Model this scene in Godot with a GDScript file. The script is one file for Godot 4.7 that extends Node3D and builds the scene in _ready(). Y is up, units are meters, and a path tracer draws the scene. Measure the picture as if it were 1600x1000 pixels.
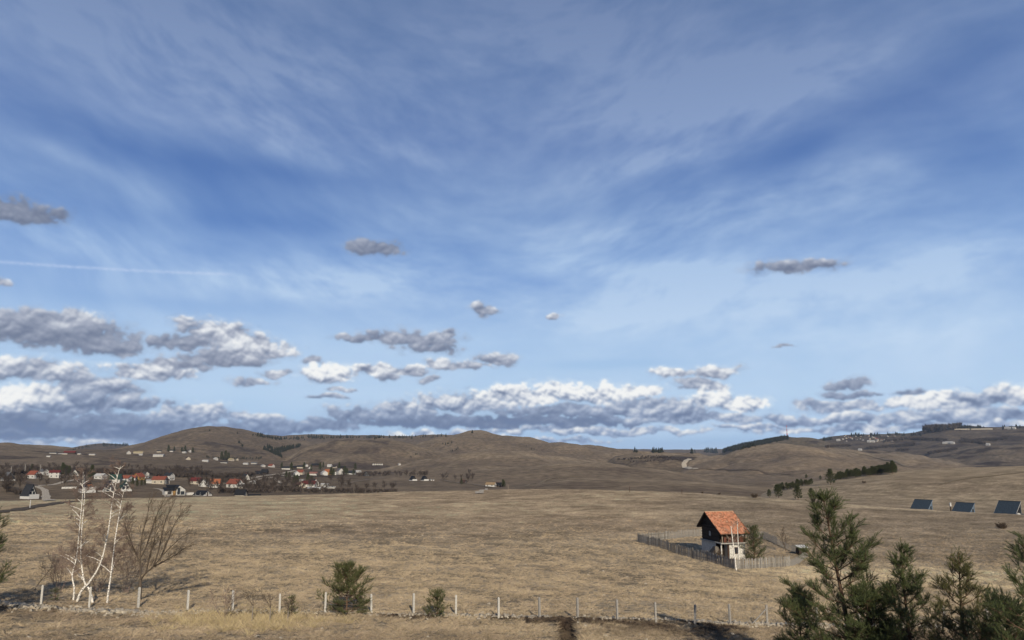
extends Node3D
# Dry upland pasture in late winter: a fenced log cottage, a village in the valley, brown hills and a wide cloudy sky.

const F := 1209.0                     # focal length in photograph pixels (1600 wide)
const PITCH := 0.1672                 # the camera looks up by this much (radians)
const SUN_AZ := -12.5                 # the way shadows fall, degrees from the view axis (negative: to the left)
const SUN_EL := 25.0

var rng := RandomNumberGenerator.new()
var names := {}
var M := {}

# ---------------------------------------------------------------- names and labels
func numbered(n: String) -> String:
	if not names.has(n):
		names[n] = 0
		return n
	names[n] += 1
	return "%s_%03d" % [n, names[n]]

func tag(o: Node, label: String, category: String, group := "", kind := "") -> Node:
	o.set_meta("label", label)
	o.set_meta("category", category)
	if group != "":
		o.set_meta("group", group)
	if kind != "":
		o.set_meta("kind", kind)
	return o

func thing(n: String, label: String, category: String, at := Vector3.ZERO, yaw := 0.0, group := "") -> Node3D:
	var o := Node3D.new()
	o.name = numbered(n)
	o.position = at
	o.rotation.y = yaw
	add_child(o)
	tag(o, label, category, group)
	return o

func dup(src: Node3D, at: Vector3, yaw := 0.0, sc := 1.0, label := "", group := "") -> Node3D:
	var c: Node3D = src.duplicate()
	c.name = numbered(String(src.name).rstrip("0123456789").rstrip("_"))
	add_child(c)
	c.position = at
	c.rotation = Vector3(0, yaw, 0)
	c.scale = Vector3.ONE * sc
	if label != "":
		c.set_meta("label", label)
	if group != "":
		c.set_meta("group", group)
	return c

# ---------------------------------------------------------------- mesh builder
class MB:
	var v := PackedVector3Array()
	var n := PackedVector3Array()
	var c := PackedColorArray()
	var uv := PackedVector2Array()
	var i := PackedInt32Array()
	var col := Color.WHITE

	func quad(a: Vector3, b: Vector3, cc: Vector3, d: Vector3) -> void:   # corners counter-clockwise from outside
		var nn := (b - a).cross(d - a).normalized()
		if nn == Vector3.ZERO:
			nn = (b - a).cross(cc - a).normalized()
		var k := v.size()
		v.append_array([a, b, cc, d])
		for q in 4:
			n.append(nn)
			c.append(col)
		uv.append_array([Vector2(0, 0), Vector2((b - a).length(), 0), Vector2((b - a).length(), (d - a).length()), Vector2(0, (d - a).length())])
		i.append_array([k, k + 2, k + 1, k, k + 3, k + 2])

	func tri(a: Vector3, b: Vector3, cc: Vector3) -> void:
		var nn := (b - a).cross(cc - a).normalized()
		var k := v.size()
		v.append_array([a, b, cc])
		for q in 3:
			n.append(nn)
			c.append(col)
		uv.append_array([Vector2(a.x + a.z, a.y), Vector2(b.x + b.z, b.y), Vector2(cc.x + cc.z, cc.y)])
		i.append_array([k, k + 2, k + 1])

	func box(lo: Vector3, hi: Vector3, t := Transform3D.IDENTITY) -> void:
		var p := []
		for q in 8:
			p.append(t * Vector3(hi.x if q & 1 else lo.x, hi.y if q & 2 else lo.y, hi.z if q & 4 else lo.z))
		quad(p[4], p[5], p[7], p[6])
		quad(p[1], p[0], p[2], p[3])
		quad(p[5], p[1], p[3], p[7])
		quad(p[0], p[4], p[6], p[2])
		quad(p[6], p[7], p[3], p[2])
		quad(p[0], p[1], p[5], p[4])

	func slab(a: Vector3, b: Vector3, cc: Vector3, d: Vector3, th: float) -> void:   # a thick sheet under the quad
		var nn := (b - a).cross(d - a).normalized() * -th
		quad(a, b, cc, d)
		quad(d + nn, cc + nn, b + nn, a + nn)
		quad(a + nn, b + nn, b, a)
		quad(b + nn, cc + nn, cc, b)
		quad(cc + nn, d + nn, d, cc)
		quad(d + nn, a + nn, a, d)

	func tube(pts: PackedVector3Array, r: PackedFloat32Array, sides: int) -> void:
		var k0 := v.size()
		var side := Vector3.ZERO
		var along := 0.0
		for k in pts.size():
			var t := (pts[mini(k + 1, pts.size() - 1)] - pts[maxi(k - 1, 0)]).normalized()
			if side == Vector3.ZERO:
				side = t.cross(Vector3(0.3, 0.1, 1.0)).normalized()
				if side == Vector3.ZERO:
					side = Vector3.RIGHT
			side = (side - t * side.dot(t)).normalized()
			var up := t.cross(side)
			if k > 0:
				along += pts[k].distance_to(pts[k - 1])
			for j in sides:
				var a := TAU * j / sides
				var dir := side * cos(a) + up * sin(a)
				v.append(pts[k] + dir * r[k])
				n.append(dir)
				c.append(col)
				uv.append(Vector2(float(j) / sides, along))
		for k in pts.size() - 1:
			for j in sides:
				var a := k0 + k * sides + j
				var b := k0 + k * sides + (j + 1) % sides
				i.append_array([a, b + sides, b, a, a + sides, b + sides])

	func mesh(m: Material) -> ArrayMesh:
		var arr := []
		arr.resize(Mesh.ARRAY_MAX)
		arr[Mesh.ARRAY_VERTEX] = v
		arr[Mesh.ARRAY_NORMAL] = n
		arr[Mesh.ARRAY_COLOR] = c
		arr[Mesh.ARRAY_TEX_UV] = uv
		arr[Mesh.ARRAY_INDEX] = i
		var me := ArrayMesh.new()
		me.add_surface_from_arrays(Mesh.PRIMITIVE_TRIANGLES, arr)
		me.surface_set_material(0, m)
		return me

func put(n: String, me: Mesh, parent: Node, at := Vector3.ZERO) -> MeshInstance3D:
	var o := MeshInstance3D.new()
	o.mesh = me
	o.name = numbered(n) if parent == self else n
	o.position = at
	parent.add_child(o, true)
	return o

func part(n: String, b: MB, m: Material, parent: Node) -> MeshInstance3D:
	return put(n, b.mesh(m), parent)

func boxpart(n: String, lo: Vector3, hi: Vector3, m: Material, parent: Node) -> MeshInstance3D:
	var b := MB.new()
	b.box(lo, hi)
	return put(n, b.mesh(m), parent)

func scatter(n: String, me: Mesh, ts: Array, parent: Node, cols := []) -> MultiMeshInstance3D:
	var mm := MultiMesh.new()
	mm.transform_format = MultiMesh.TRANSFORM_3D
	mm.use_colors = not cols.is_empty()
	mm.mesh = me
	mm.instance_count = ts.size()
	for k in ts.size():
		mm.set_instance_transform(k, ts[k])
		if not cols.is_empty():
			mm.set_instance_color(k, cols[k])
	var o := MultiMeshInstance3D.new()
	o.multimesh = mm
	o.name = numbered(n) if parent == self else n
	parent.add_child(o, true)
	return o

# ---------------------------------------------------------------- directions
func ray(px: float, py: float) -> Vector3:      # the way a place in the view lies from the eye
	var x := (px - 800.0) / F
	var y := (500.0 - py) / F
	return (Vector3(x, 0, 0) + Vector3(0, cos(PITCH), sin(PITCH)) * y + Vector3(0, sin(PITCH), -cos(PITCH))).normalized()

func azel(px: float, py: float) -> Vector2:      # degrees
	var d := ray(px, py)
	return Vector2(rad_to_deg(atan2(d.x, -d.z)), rad_to_deg(asin(d.y)))

func slope(px: float, py: float) -> float:
	var d := ray(px, py)
	return d.y / sqrt(d.x * d.x + d.z * d.z)

# ---------------------------------------------------------------- sky: air and clouds
const SW := 4096
const SH := 2048
var nz := {}
var blobs := []
var veils := []
var sky_rows := []
var sky_w := 0
var sky_h := 0
var sky_x0 := 0
var sky_x1 := 0
var sky_y0 := 0

func noise(key: String, freq: float, oct: int, sd: int, gain := 0.5) -> FastNoiseLite:
	var f := FastNoiseLite.new()
	f.noise_type = FastNoiseLite.TYPE_SIMPLEX_SMOOTH
	f.frequency = freq
	f.fractal_type = FastNoiseLite.FRACTAL_FBM
	f.fractal_octaves = oct
	f.fractal_gain = gain
	f.seed = sd
	nz[key] = f
	return f

func ramp(t: float, xs: Array, cs: Array) -> Vector3:
	if t <= xs[0]:
		return cs[0]
	for k in range(1, xs.size()):
		if t < xs[k]:
			return cs[k - 1].lerp(cs[k], (t - xs[k - 1]) / (xs[k] - xs[k - 1]))
	return cs[-1]

const AIR_E := [-2.0, 0.0, 1.5, 4.0, 8.0, 12.5, 17.0, 23.0, 31.0, 60.0, 90.0]
var AIR_C := [Vector3(140, 172, 214), Vector3(146, 184, 226), Vector3(166, 200, 235), Vector3(174, 206, 238), Vector3(156, 191, 233), Vector3(111, 151, 213), Vector3(90, 129, 193), Vector3(76, 111, 174), Vector3(74, 107, 160), Vector3(66, 96, 145), Vector3(58, 86, 142)]

# thickness of the low clouds at a place (x: degrees of azimuth, y: degrees of elevation); second value: how sunlit that cloud is
func cumulus(x: float, y: float) -> Vector3:
	if y > 22.0:
		return Vector3(-2, 0, 0)
	var wx: float = nz.warp.get_noise_2d(x * 21.0, y * 30.0)
	var wy: float = nz.warp.get_noise_2d(x * 21.0 + 900.0, y * 30.0 + 300.0)
	var xx := x + wx * 0.8
	var yy := y + wy * 0.42
	var best := -1.5
	var lit := 0.0
	var wsum := 0.0001
	var rise := 0.0
	for b in blobs:
		var dx: float = (xx - b[0]) / b[2]
		if absf(dx) > 1.6:
			continue
		var dy: float = yy - b[1]
		dy = dy / (b[3] if dy > 0.0 else b[3] * 0.72)
		var g := 1.0 - (dx * dx + dy * dy)
		if g > -1.4:
			best = maxf(best, g)
			var w := pow(maxf(g + 0.9, 0.0), 4.0)
			wsum += w
			lit += w * b[4]
			rise += w * dy
	if absf(x) > 36.0 or y < 0.0:
		var out := clampf((absf(x) - 36.0) / 8.0, 0.0, 1.0)
		var g2: float = nz.bank.get_noise_2d(x * 21.0, y * 60.0) * 2.2 + 0.35 - maxf(y - 5.0, 0.0) * 0.22
		g2 = lerpf(-1.5, g2, out)
		if g2 > best:
			best = g2
			lit = 0.4
			wsum = 1.0
			rise = nz.bank.get_noise_2d(x * 21.0, y * 60.0 - 20.0)
	return Vector3(best, lit / wsum, rise / wsum)

func sky_at(x: float, y: float) -> Vector3:
	var c := ramp(y, AIR_E, AIR_C)
	# high veil: streaks that fan out, rising to the right in the right half and to the left in the left half
	var u := x * 21.1
	var w := y * 21.1
	var lean := deg_to_rad(clampf(x * 0.6 + 2.0, -16.0, 11.0))
	lean *= clampf(y / 12.0, 0.15, 1.0)
	var wob: float = nz.wisp.get_noise_2d(u * 0.35, w * 0.6)
	var s := u * cos(lean) + w * sin(lean)
	var t := -u * sin(lean) + w * cos(lean) + wob * 46.0
	var a: float = nz.veil.get_noise_2d(s * 0.42, t * 0.95) * 0.5 + 0.5
	var b: float = nz.streak.get_noise_2d(s * 0.30, t * 1.15) * 0.5 + 0.5
	var fine: float = nz.streak2.get_noise_2d(s * 0.35, t * 1.1 + 400.0)
	var amt := smoothstep(0.34, 0.82, a * 0.7 + b * 0.3) * 0.50 + 0.16 + 0.30 * smoothstep(14.0, 30.0, y) + 0.10
	var extra := 0.0
	for v in veils:
		var dx: float = (x - v[0] + wob * 1.4) / v[2]
		var dy: float = (y - v[1] - (x - v[0]) * v[5] + wob * 0.7) / v[3]
		var g := dx * dx + dy * dy
		if g < 4.0:
			extra += v[4] * exp(-g * 1.3)
	if extra > 0.0:
		amt += extra * (0.62 + 0.45 * b + 0.5 * fine)
	else:
		amt += extra * 0.9
	amt = clampf(amt + fine * 0.17 * (0.4 + amt), 0.0, 1.0)
	var vc := ramp(y, [0.0, 8.0, 14.0, 22.0, 32.0], [Vector3(188, 213, 242), Vector3(192, 216, 243), Vector3(172, 200, 235), Vector3(140, 164, 206), Vector3(116, 138, 180)])
	c = c.lerp(vc, amt * 0.92)
	# a fraying vapour trail
	var tx: float = (x - trail[0].x) / (trail[1].x - trail[0].x)
	if tx > -0.3 and tx < 1.0:
		var ty: float = lerpf(trail[0].y, trail[1].y, tx)
		var wd: float = 0.085 + 0.03 * nz.fine.get_noise_2d(x * 130.0, 0.0)
		var f: float = exp(-pow((y - ty + 0.03 * nz.fine.get_noise_2d(x * 60.0, 5.0)) / wd, 2.0)) * smoothstep(0.0, 0.08, 1.0 - tx) * (0.45 + 0.35 * nz.fine.get_noise_2d(x * 60.0, y * 150.0))
		c = c.lerp(Vector3(200, 215, 244), clampf(f, 0.0, 0.75))
	# low clouds
	if y < 22.0:
		var q := cumulus(x, y)
		if q.x > -1.2:
			# heaped rounded puffs with creases between them
			var n1: float = -nz.puff.get_noise_2d(x * 21.1, y * 27.0)
			var n2: float = -nz.puff.get_noise_2d(x * 21.1 - 1.5, (y + 0.20) * 27.0)
			var n3: float = -nz.lump.get_noise_2d(x * 21.1, y * 30.0)
			var n4: float = -nz.lump.get_noise_2d(x * 21.1 - 3.0, (y + 0.5) * 30.0)
			var n5: float = nz.streak2.get_noise_2d(x * 40.0, y * 60.0)
			var th := q.x * 1.0 + (n1 + 0.30) * 0.62 + (n3 + 0.30) * 0.55 + n5 * 0.26 + 0.14
			var alpha := maxf(smoothstep(-0.06, 0.46, th), 0.22 * smoothstep(-0.75, 0.1, th))
			if alpha > 0.0:
				var relief := (n1 - n2) * 0.75 + (n3 - n4) * 0.9 + (n1 + 0.3) * 0.30 + (n3 + 0.3) * 0.35
				var low := clampf(1.15 - y / 5.0, 0.0, 1.0)
				var bright := clampf(q.y * 0.74 + 0.06 + clampf(q.z, -0.9, 0.9) * (0.10 + 0.30 * q.y) + relief * (0.13 + 0.43 * q.y), 0.0, 1.0)
				var dark := Vector3(111, 123, 149).lerp(Vector3(95, 115, 153), low)
				var mid := Vector3(160, 168, 188).lerp(Vector3(146, 166, 200), low)
				var cc := ramp(bright, [0.0, 0.38, 0.72, 1.0], [dark, mid, Vector3(220, 224, 231), Vector3(248, 248, 246)])
				c = c.lerp(cc, alpha * (0.80 + 0.16 * smoothstep(0.1, 0.7, th)))
	return c

var trail := [Vector2.ZERO, Vector2.ZERO]

func sky_dir(x: float, y: float) -> Vector3:
	if absf(x) > 150.0:                            # the two ends meet behind the viewer without a seam
		var w := (absf(x) - 150.0) / 60.0
		return sky_at(x, y).lerp(sky_at(x - signf(x) * 360.0, y), w)
	return sky_at(x, y)

func _sky_row(row: int) -> void:
	var j := sky_y0 + row
	var y := 90.0 - (j + 0.5) * 180.0 / sky_h
	var out := PackedByteArray()
	out.resize((sky_x1 - sky_x0) * 3)
	var k := 0
	for q in range(sky_x0, sky_x1):
		var c := sky_dir((q + 0.5) * 360.0 / sky_w - 180.0, y)
		c = c.lerp(Vector3.ONE * c.dot(Vector3(0.3, 0.5, 0.2)), 0.09)
		out[k] = int(clampf(c.x, 0.0, 255.0))
		out[k + 1] = int(clampf(c.y, 0.0, 255.0))
		out[k + 2] = int(clampf(c.z, 0.0, 255.0))
		k += 3
	sky_rows[row] = out

func sky_window(w: int, h: int, x0: int, x1: int, y0: int, y1: int) -> Image:
	sky_w = w
	sky_h = h
	sky_x0 = x0
	sky_x1 = x1
	sky_y0 = y0
	sky_rows = []
	sky_rows.resize(y1 - y0)
	var id := WorkerThreadPool.add_group_task(_sky_row, y1 - y0)
	WorkerThreadPool.wait_for_group_task_completion(id)
	var all := PackedByteArray()
	for r in sky_rows:
		all.append_array(r)
	return Image.create_from_data(x1 - x0, y1 - y0, false, Image.FORMAT_RGB8, all)

func make_sky() -> ImageTexture:
	noise("warp", 0.016, 3, 11)
	noise("bank", 0.006, 4, 12)
	noise("wisp", 0.0032, 3, 13)
	noise("veil", 0.0042, 4, 14, 0.5)
	noise("streak", 0.0075, 5, 15, 0.52)
	noise("streak2", 0.026, 5, 19, 0.58)
	noise("fine", 0.05, 3, 16)
	noise("puff", 0.030, 4, 17, 0.55).fractal_type = FastNoiseLite.FRACTAL_RIDGED
	noise("lump", 0.011, 3, 18, 0.5).fractal_type = FastNoiseLite.FRACTAL_RIDGED
	var k := 57.2958 / F
	trail = [azel(0, 409), azel(372, 429)]
	for b in [  # low clouds: place, half width and height, how sunlit
		[85, 522, 100, 27, 0.2], [40, 505, 70, 18, 0.3], [160, 543, 62, 16, 0.2], [110, 500, 50, 14, 0.4],
		[335, 517, 50, 19, 0.45], [285, 536, 52, 15, 0.2], [392, 545, 58, 24, 0.55], [345, 562, 70, 13, 0.25], [240, 583, 58, 12, 0.6], [285, 572, 50, 9, 0.3],
		[30, 580, 90, 20, 0.5], [20, 628, 60, 22, 0.95], [70, 618, 40, 16, 0.8], [110, 632, 70, 22, 0.3], [150, 605, 60, 20, 0.35],
		[50, 668, 140, 24, 0.02], [170, 668, 120, 22, 0.08], [250, 662, 60, 14, 0.2], [300, 650, 52, 18, 0.45], [300, 684, 160, 12, 0.05], [420, 668, 80, 14, 0.15], [500, 665, 70, 12, 0.18], [400, 650, 40, 8, 0.4],
		[588, 390, 45, 13, 0.1], [30, 330, 56, 18, 0.05], [1250, 418, 66, 13, 0.25], [1215, 420, 34, 9, 0.15], [0, 438, 14, 7, 0.4], [757, 486, 28, 10, 0.4], [868, 494, 10, 5, 0.4], [1225, 540, 12, 3, 0.3],
		[640, 530, 76, 15, 0.25], [565, 531, 44, 8, 0.25], [665, 546, 48, 12, 0.2], [690, 520, 26, 8, 0.4],
		[512, 586, 44, 15, 1.0], [490, 566, 22, 7, 0.3], [582, 578, 40, 11, 0.7], [637, 580, 42, 9, 0.6], [610, 590, 22, 6, 0.3], [668, 594, 20, 7, 0.45], [702, 570, 36, 11, 0.55], [775, 562, 38, 11, 0.35], [742, 573, 25, 7, 0.4], [395, 598, 28, 7, 0.35], [515, 622, 28, 5, 0.3], [535, 608, 20, 5, 0.4],
		[560, 650, 55, 15, 0.3], [630, 643, 70, 18, 0.35], [720, 632, 80, 20, 0.5], [800, 620, 66, 18, 0.85], [880, 616, 58, 20, 1.0], [955, 618, 60, 18, 1.0], [1005, 612, 35, 13, 0.95], [900, 643, 130, 13, 0.25], [700, 660, 180, 12, 0.0], [850, 660, 180, 11, 0.0], [1010, 640, 80, 18, 0.4], [1115, 628, 46, 15, 0.9], [1160, 632, 32, 12, 1.0], [1110, 606, 26, 13, 0.85], [1060, 645, 60, 13, 0.3], [900, 672, 180, 6, 0.5], [1050, 657, 120, 7, 0.5], [700, 680, 90, 6, 0.6], [980, 676, 130, 5, 0.45], [1120, 652, 80, 9, 0.4],
		[350, 690, 260, 5, 0.55], [60, 690, 100, 5, 0.7], [640, 690, 160, 4, 0.6], [820, 688, 150, 4, 0.5], [1300, 672, 120, 4, 0.5], [1540, 664, 120, 5, 0.55], [1180, 668, 70, 4, 0.5], [200, 628, 60, 12, 0.3], [430, 585, 30, 6, 0.35],
		[1050, 584, 32, 11, 0.75], [1112, 583, 40, 12, 0.6], [1090, 600, 36, 9, 0.3], [1330, 600, 30, 8, 0.25], [1330, 616, 30, 8, 0.25], [1370, 613, 14, 4, 0.3], [1320, 636, 62, 11, 0.5], [1285, 632, 40, 7, 0.35], [1430, 630, 54, 11, 0.7], [1470, 622, 24, 8, 1.0], [1425, 613, 20, 6, 0.3], [1505, 632, 50, 13, 0.5], [1565, 624, 60, 15, 0.6], [1595, 610, 32, 12, 0.85], [1350, 656, 170, 9, 0.45], [1510, 652, 150, 10, 0.35], [1420, 667, 160, 5, 0.5], [1240, 655, 60, 7, 0.45],
	]:
		var p := azel(b[0], b[1])
		blobs.append([p.x, p.y, b[2] * k, b[3] * k, b[4]])
	for v in [  # high veil, denser (or thinner) here; the last number tilts it
		[470, 445, 230, 34, 0.75, 0.0], [420, 215, 150, 36, 0.55, -0.30], [620, 235, 110, 20, 0.35, -0.15], [350, 90, 330, 70, 0.50, -0.1], [1080, 150, 240, 42, 0.55, 0.1], [1020, 250, 160, 30, 0.40, 0.1], [900, 60, 220, 60, 0.30, 0.15], [1330, 120, 220, 40, 0.35, 0.2],
		[1150, 330, 330, 50, 0.40, 0.1], [1060, 430, 200, 22, 0.55, -0.08], [1400, 430, 260, 40, 0.50, 0.1], [1000, 485, 330, 40, 0.5, 0.0], [1350, 520, 330, 60, 0.40, 0.0], [90, 360, 170, 30, 0.35, -0.1], [610, 420, 120, 40, 0.35, 0.0], [130, 250, 90, 14, 0.3, -0.3],
		[200, 240, 170, 46, -0.40, -0.25], [440, 275, 260, 22, -0.35, -0.05], [1240, 240, 110, 24, -0.40, 0.2], [870, 330, 120, 26, -0.30, 0.05], [1500, 60, 190, 80, -0.25, 0.1], [350, 345, 180, 20, -0.25, 0.0], [930, 575, 120, 10, -0.5, 0.0], [300, 470, 200, 16, -0.3, 0.0], [1100, 690, 160, 10, -0.4, 0.0], [1550, 230, 120, 40, -0.2, 0.0],
	]:
		var p := azel(v[0], v[1])
		veils.append([p.x, p.y, v[2] * k, v[3] * k, v[4], v[5]])
	var up := sky_window(1024, 512, 0, 1024, 0, 266)
	var whole := Image.create_empty(1024, 512, false, Image.FORMAT_RGB8)
	whole.fill(Color8(146, 140, 128))
	whole.blit_rect(up, Rect2i(0, 0, 1024, 266), Vector2i.ZERO)
	whole.resize(SW, SH, Image.INTERPOLATE_CUBIC)
	var per := SW / 360.0
	var x0 := int((180.0 - 43.0) * per)
	var x1 := int((180.0 + 43.0) * per)
	var y0 := int((90.0 - 36.0) * per)
	var y1 := int(91.5 * per)
	var mid := sky_window(SW, SH, x0, x1, y0, y1)
	whole.blit_rect(mid, Rect2i(0, 0, x1 - x0, y1 - y0), Vector2i(x0, y0))
	var turned := Image.create_empty(SW, SH, false, Image.FORMAT_RGB8)      # a panorama begins straight ahead
	turned.blit_rect(whole, Rect2i(SW / 2, 0, SW / 2, SH), Vector2i.ZERO)
	turned.blit_rect(whole, Rect2i(0, 0, SW / 2, SH), Vector2i(SW / 2, 0))
	return ImageTexture.create_from_image(turned)

# ---------------------------------------------------------------- the land
const R0 := 5.0
var col_az := PackedFloat32Array()
var row_r := PackedFloat32Array()
var grid_h := []                 # one PackedFloat32Array per column
var grid_c := []
var grid_id := []
var knots := []                  # [distance or line of distances, line of heights in the view]
var ridges := []                 # crest line, its distance, half depth
const CREST_X := [0, 200, 400, 600, 800, 900, 1000, 1100, 1200, 1300, 1400, 1500, 1600]
const CREST_Y := [783, 779, 775, 770, 765, 765, 768, 772, 780, 788, 797, 803, 808]

func line(x: float, xs: Array, ys: Array) -> float:
	if x <= xs[0]:
		return ys[0]
	for k in range(1, xs.size()):
		if x < xs[k]:
			return lerpf(ys[k - 1], ys[k], (x - xs[k - 1]) / float(xs[k] - xs[k - 1]))
	return ys[-1]

func sline(x: float, xs: Array, ys: Array) -> float:      # the same line, rounded off
	return (line(x - 14.0, xs, ys) + line(x + 14.0, xs, ys) + line(x, xs, ys) * 2.0 + line(x - 28.0, xs, ys) * 0.5 + line(x + 28.0, xs, ys) * 0.5) / 5.0

func view_x(az: float) -> float:                          # where the horizon at this azimuth stands in the view
	return 800.0 + F * tan(deg_to_rad(clampf(az, -60.0, 60.0))) * 1.012

func fence_r(x: float) -> float:
	var az := atan((x - 800.0) / (F * 1.012))
	return line(x, [0, 800, 1600], [45.5, 48.0, 51.0]) / cos(az)

func smax(a: float, b: float, k: float) -> float:
	var h := clampf(0.5 + 0.5 * (a - b) / k, 0.0, 1.0)
	return lerpf(b, a, h) + k * h * (1.0 - h)

func plan_land() -> void:
	noise("rut", 0.06, 3, 31)
	noise("roll", 0.0045, 4, 32)
	noise("tone", 0.012, 5, 33, 0.6)
	noise("tone2", 0.09, 4, 34, 0.6)
	noise("scrub", 0.004, 5, 35, 0.6)
	noise("clump", 0.33, 3, 36, 0.6)
	noise("clump2", 0.9, 3, 38, 0.6)
	noise("gully", 0.0030, 4, 37, 0.5)
	for r in [  # crest lines of the hills behind one another: distance, depth, [x...], [y...]
		["hill", 2600.0, 620.0, [120, 180, 215, 240, 270, 300, 330, 360, 390, 420, 450, 480, 520, 560, 640], [712, 703, 696, 686, 674, 667, 664, 666, 673, 681, 687, 692, 699, 708, 730]],
		["wooded_ridge", 3500.0, 500.0, [330, 400, 440, 500, 560, 600, 650, 690, 720, 780], [690, 680, 682, 680, 680, 682, 681, 678, 680, 700]],
		["hill", 2200.0, 420.0, [600, 640, 680, 720, 750, 780, 810, 860, 900, 960, 1000, 1050, 1090, 1180], [712, 698, 684, 677, 674, 678, 683, 689, 694, 701, 705, 707, 710, 740]],
		["hill", 1900.0, 300.0, [430, 470, 520, 560, 600, 640, 700, 760], [712, 700, 691, 685, 684, 689, 703, 730]],
		["hill", 1350.0, 330.0, [560, 600, 660, 720, 760, 800, 850, 900, 950, 1040], [740, 731, 718, 709, 707, 709, 713, 719, 724, 745]],
		["low_hill", 1000.0, 160.0, [640, 720, 800, 880, 960, 1040, 1120], [752, 738, 728, 724, 727, 735, 750]],
		["low_hill", 620.0, 110.0, [740, 820, 880, 950, 1000, 1090, 1190, 1260], [766, 759, 748, 746, 750, 753, 763, 775]],
		["plateau", 6500.0, 900.0, [860, 960, 1020, 1075, 1110, 1140, 1250], [704, 702, 702.5, 703, 702, 702, 704]],
		["shrubby_hill", 1750.0, 260.0, [920, 960, 1000, 1060, 1100, 1160], [722, 713, 709, 710, 716, 730]],
		["wooded_hill", 3000.0, 500.0, [1100, 1125, 1150, 1180, 1215, 1240, 1270, 1300, 1360], [712, 706, 697, 688, 683, 681, 684, 690, 705]],
		["hill", 1700.0, 350.0, [1030, 1060, 1090, 1130, 1160, 1200, 1240, 1290, 1340, 1400, 1450, 1520, 1600], [735, 725, 715, 708, 702, 697, 695, 700, 708, 716, 723, 730, 745]],
		["hill", 2100.0, 260.0, [1260, 1300, 1340, 1400, 1450, 1500, 1560], [712, 703, 703, 707, 713, 725, 745]],
		["plateau", 4200.0, 900.0, [1240, 1280, 1310, 1340, 1380, 1430, 1446, 1470, 1500, 1540, 1580, 1640, 1800], [694, 686, 682, 679, 679, 678, 672, 667, 666, 668, 667, 664, 668]],
		["plateau", 2700.0, 420.0, [1400, 1440, 1480, 1520, 1600, 1700, 1800], [730, 712, 705, 700, 694, 690, 690]],
		["pasture_hill", 520.0, 150.0, [1130, 1160, 1195, 1240, 1290, 1340, 1390, 1440, 1500, 1560, 1640, 1800], [790, 780, 769, 756, 749, 742, 736, 733, 731, 729, 727, 726]],
		["low_hill", 2300.0, 450.0, [-200, 0, 40, 100, 150, 200, 280], [690, 693, 695, 701, 706, 712, 730]],
		["plateau", 4600.0, 500.0, [60, 115, 140, 190, 205, 260], [712, 700, 693, 693, 697, 712]],
	]:
		ridges.append(r)
	knots = [
		[400.0, [0, 200, 400, 600, 800, 1000, 1200, 1400, 1600], [781, 777, 777, 773, 771, 777, 779, 792, 802]],
		[590.0, [0, 200, 400, 600, 800, 1000, 1200, 1600], [752, 753, 762, 763, 765, 768, 770, 785]],
		[800.0, [0, 300, 500, 700, 900, 1200, 1600], [740, 742, 749, 754, 758, 757, 765]],
		[1150.0, [0, 200, 400, 500, 700, 1000, 1200, 1600], [727, 726, 730, 735, 746, 753, 750, 752]],
		[1650.0, [0, 200, 300, 450, 600, 800, 1600], [706, 711, 717, 727, 731, 740, 738]],
		[2400.0, [0, 200, 400, 600, 900, 1200, 1600], [701, 706, 717, 723, 724, 726, 724]],
		[3300.0, [0, 400, 800, 1200, 1600], [705, 715, 716, 714, 712]],
		[5000.0, [0, 1600], [709, 709]],
		[12000.0, [0, 1600], [705.5, 705.5]],
	]
	var a := -180.0
	while a < 180.0:
		col_az.append(a)
		var s := absf(a + 0.001)
		a += 0.125 if s < 37.0 else (0.5 if s < 44.0 else (2.0 if s < 80.0 else 10.0))
	col_az.append(180.0)
	var r := R0
	while r < 12500.0:
		row_r.append(r)
		r *= 1.10 if r < 33.0 else (1.0058 if r < 300.0 else 1.0088)
	grid_h.resize(col_az.size())
	grid_c.resize(col_az.size())
	grid_id.resize(col_az.size())
	var id := WorkerThreadPool.add_group_task(_land_column, col_az.size())
	WorkerThreadPool.wait_for_group_task_completion(id)

const TRENCH := [Vector2(3.05, -46.5), Vector2(2.9, -43.0), Vector2(2.55, -40.0), Vector2(2.5, -34.0)]
const SOIL := Vector3(0.048, 0.034, 0.025)

func near_line(p: Vector2, pts: Array) -> float:
	var best := 1e9
	for k in pts.size() - 1:
		best = minf(best, p.distance_to(Geometry2D.get_closest_point_to_segment(p, pts[k], pts[k + 1])))
	return best

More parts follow.
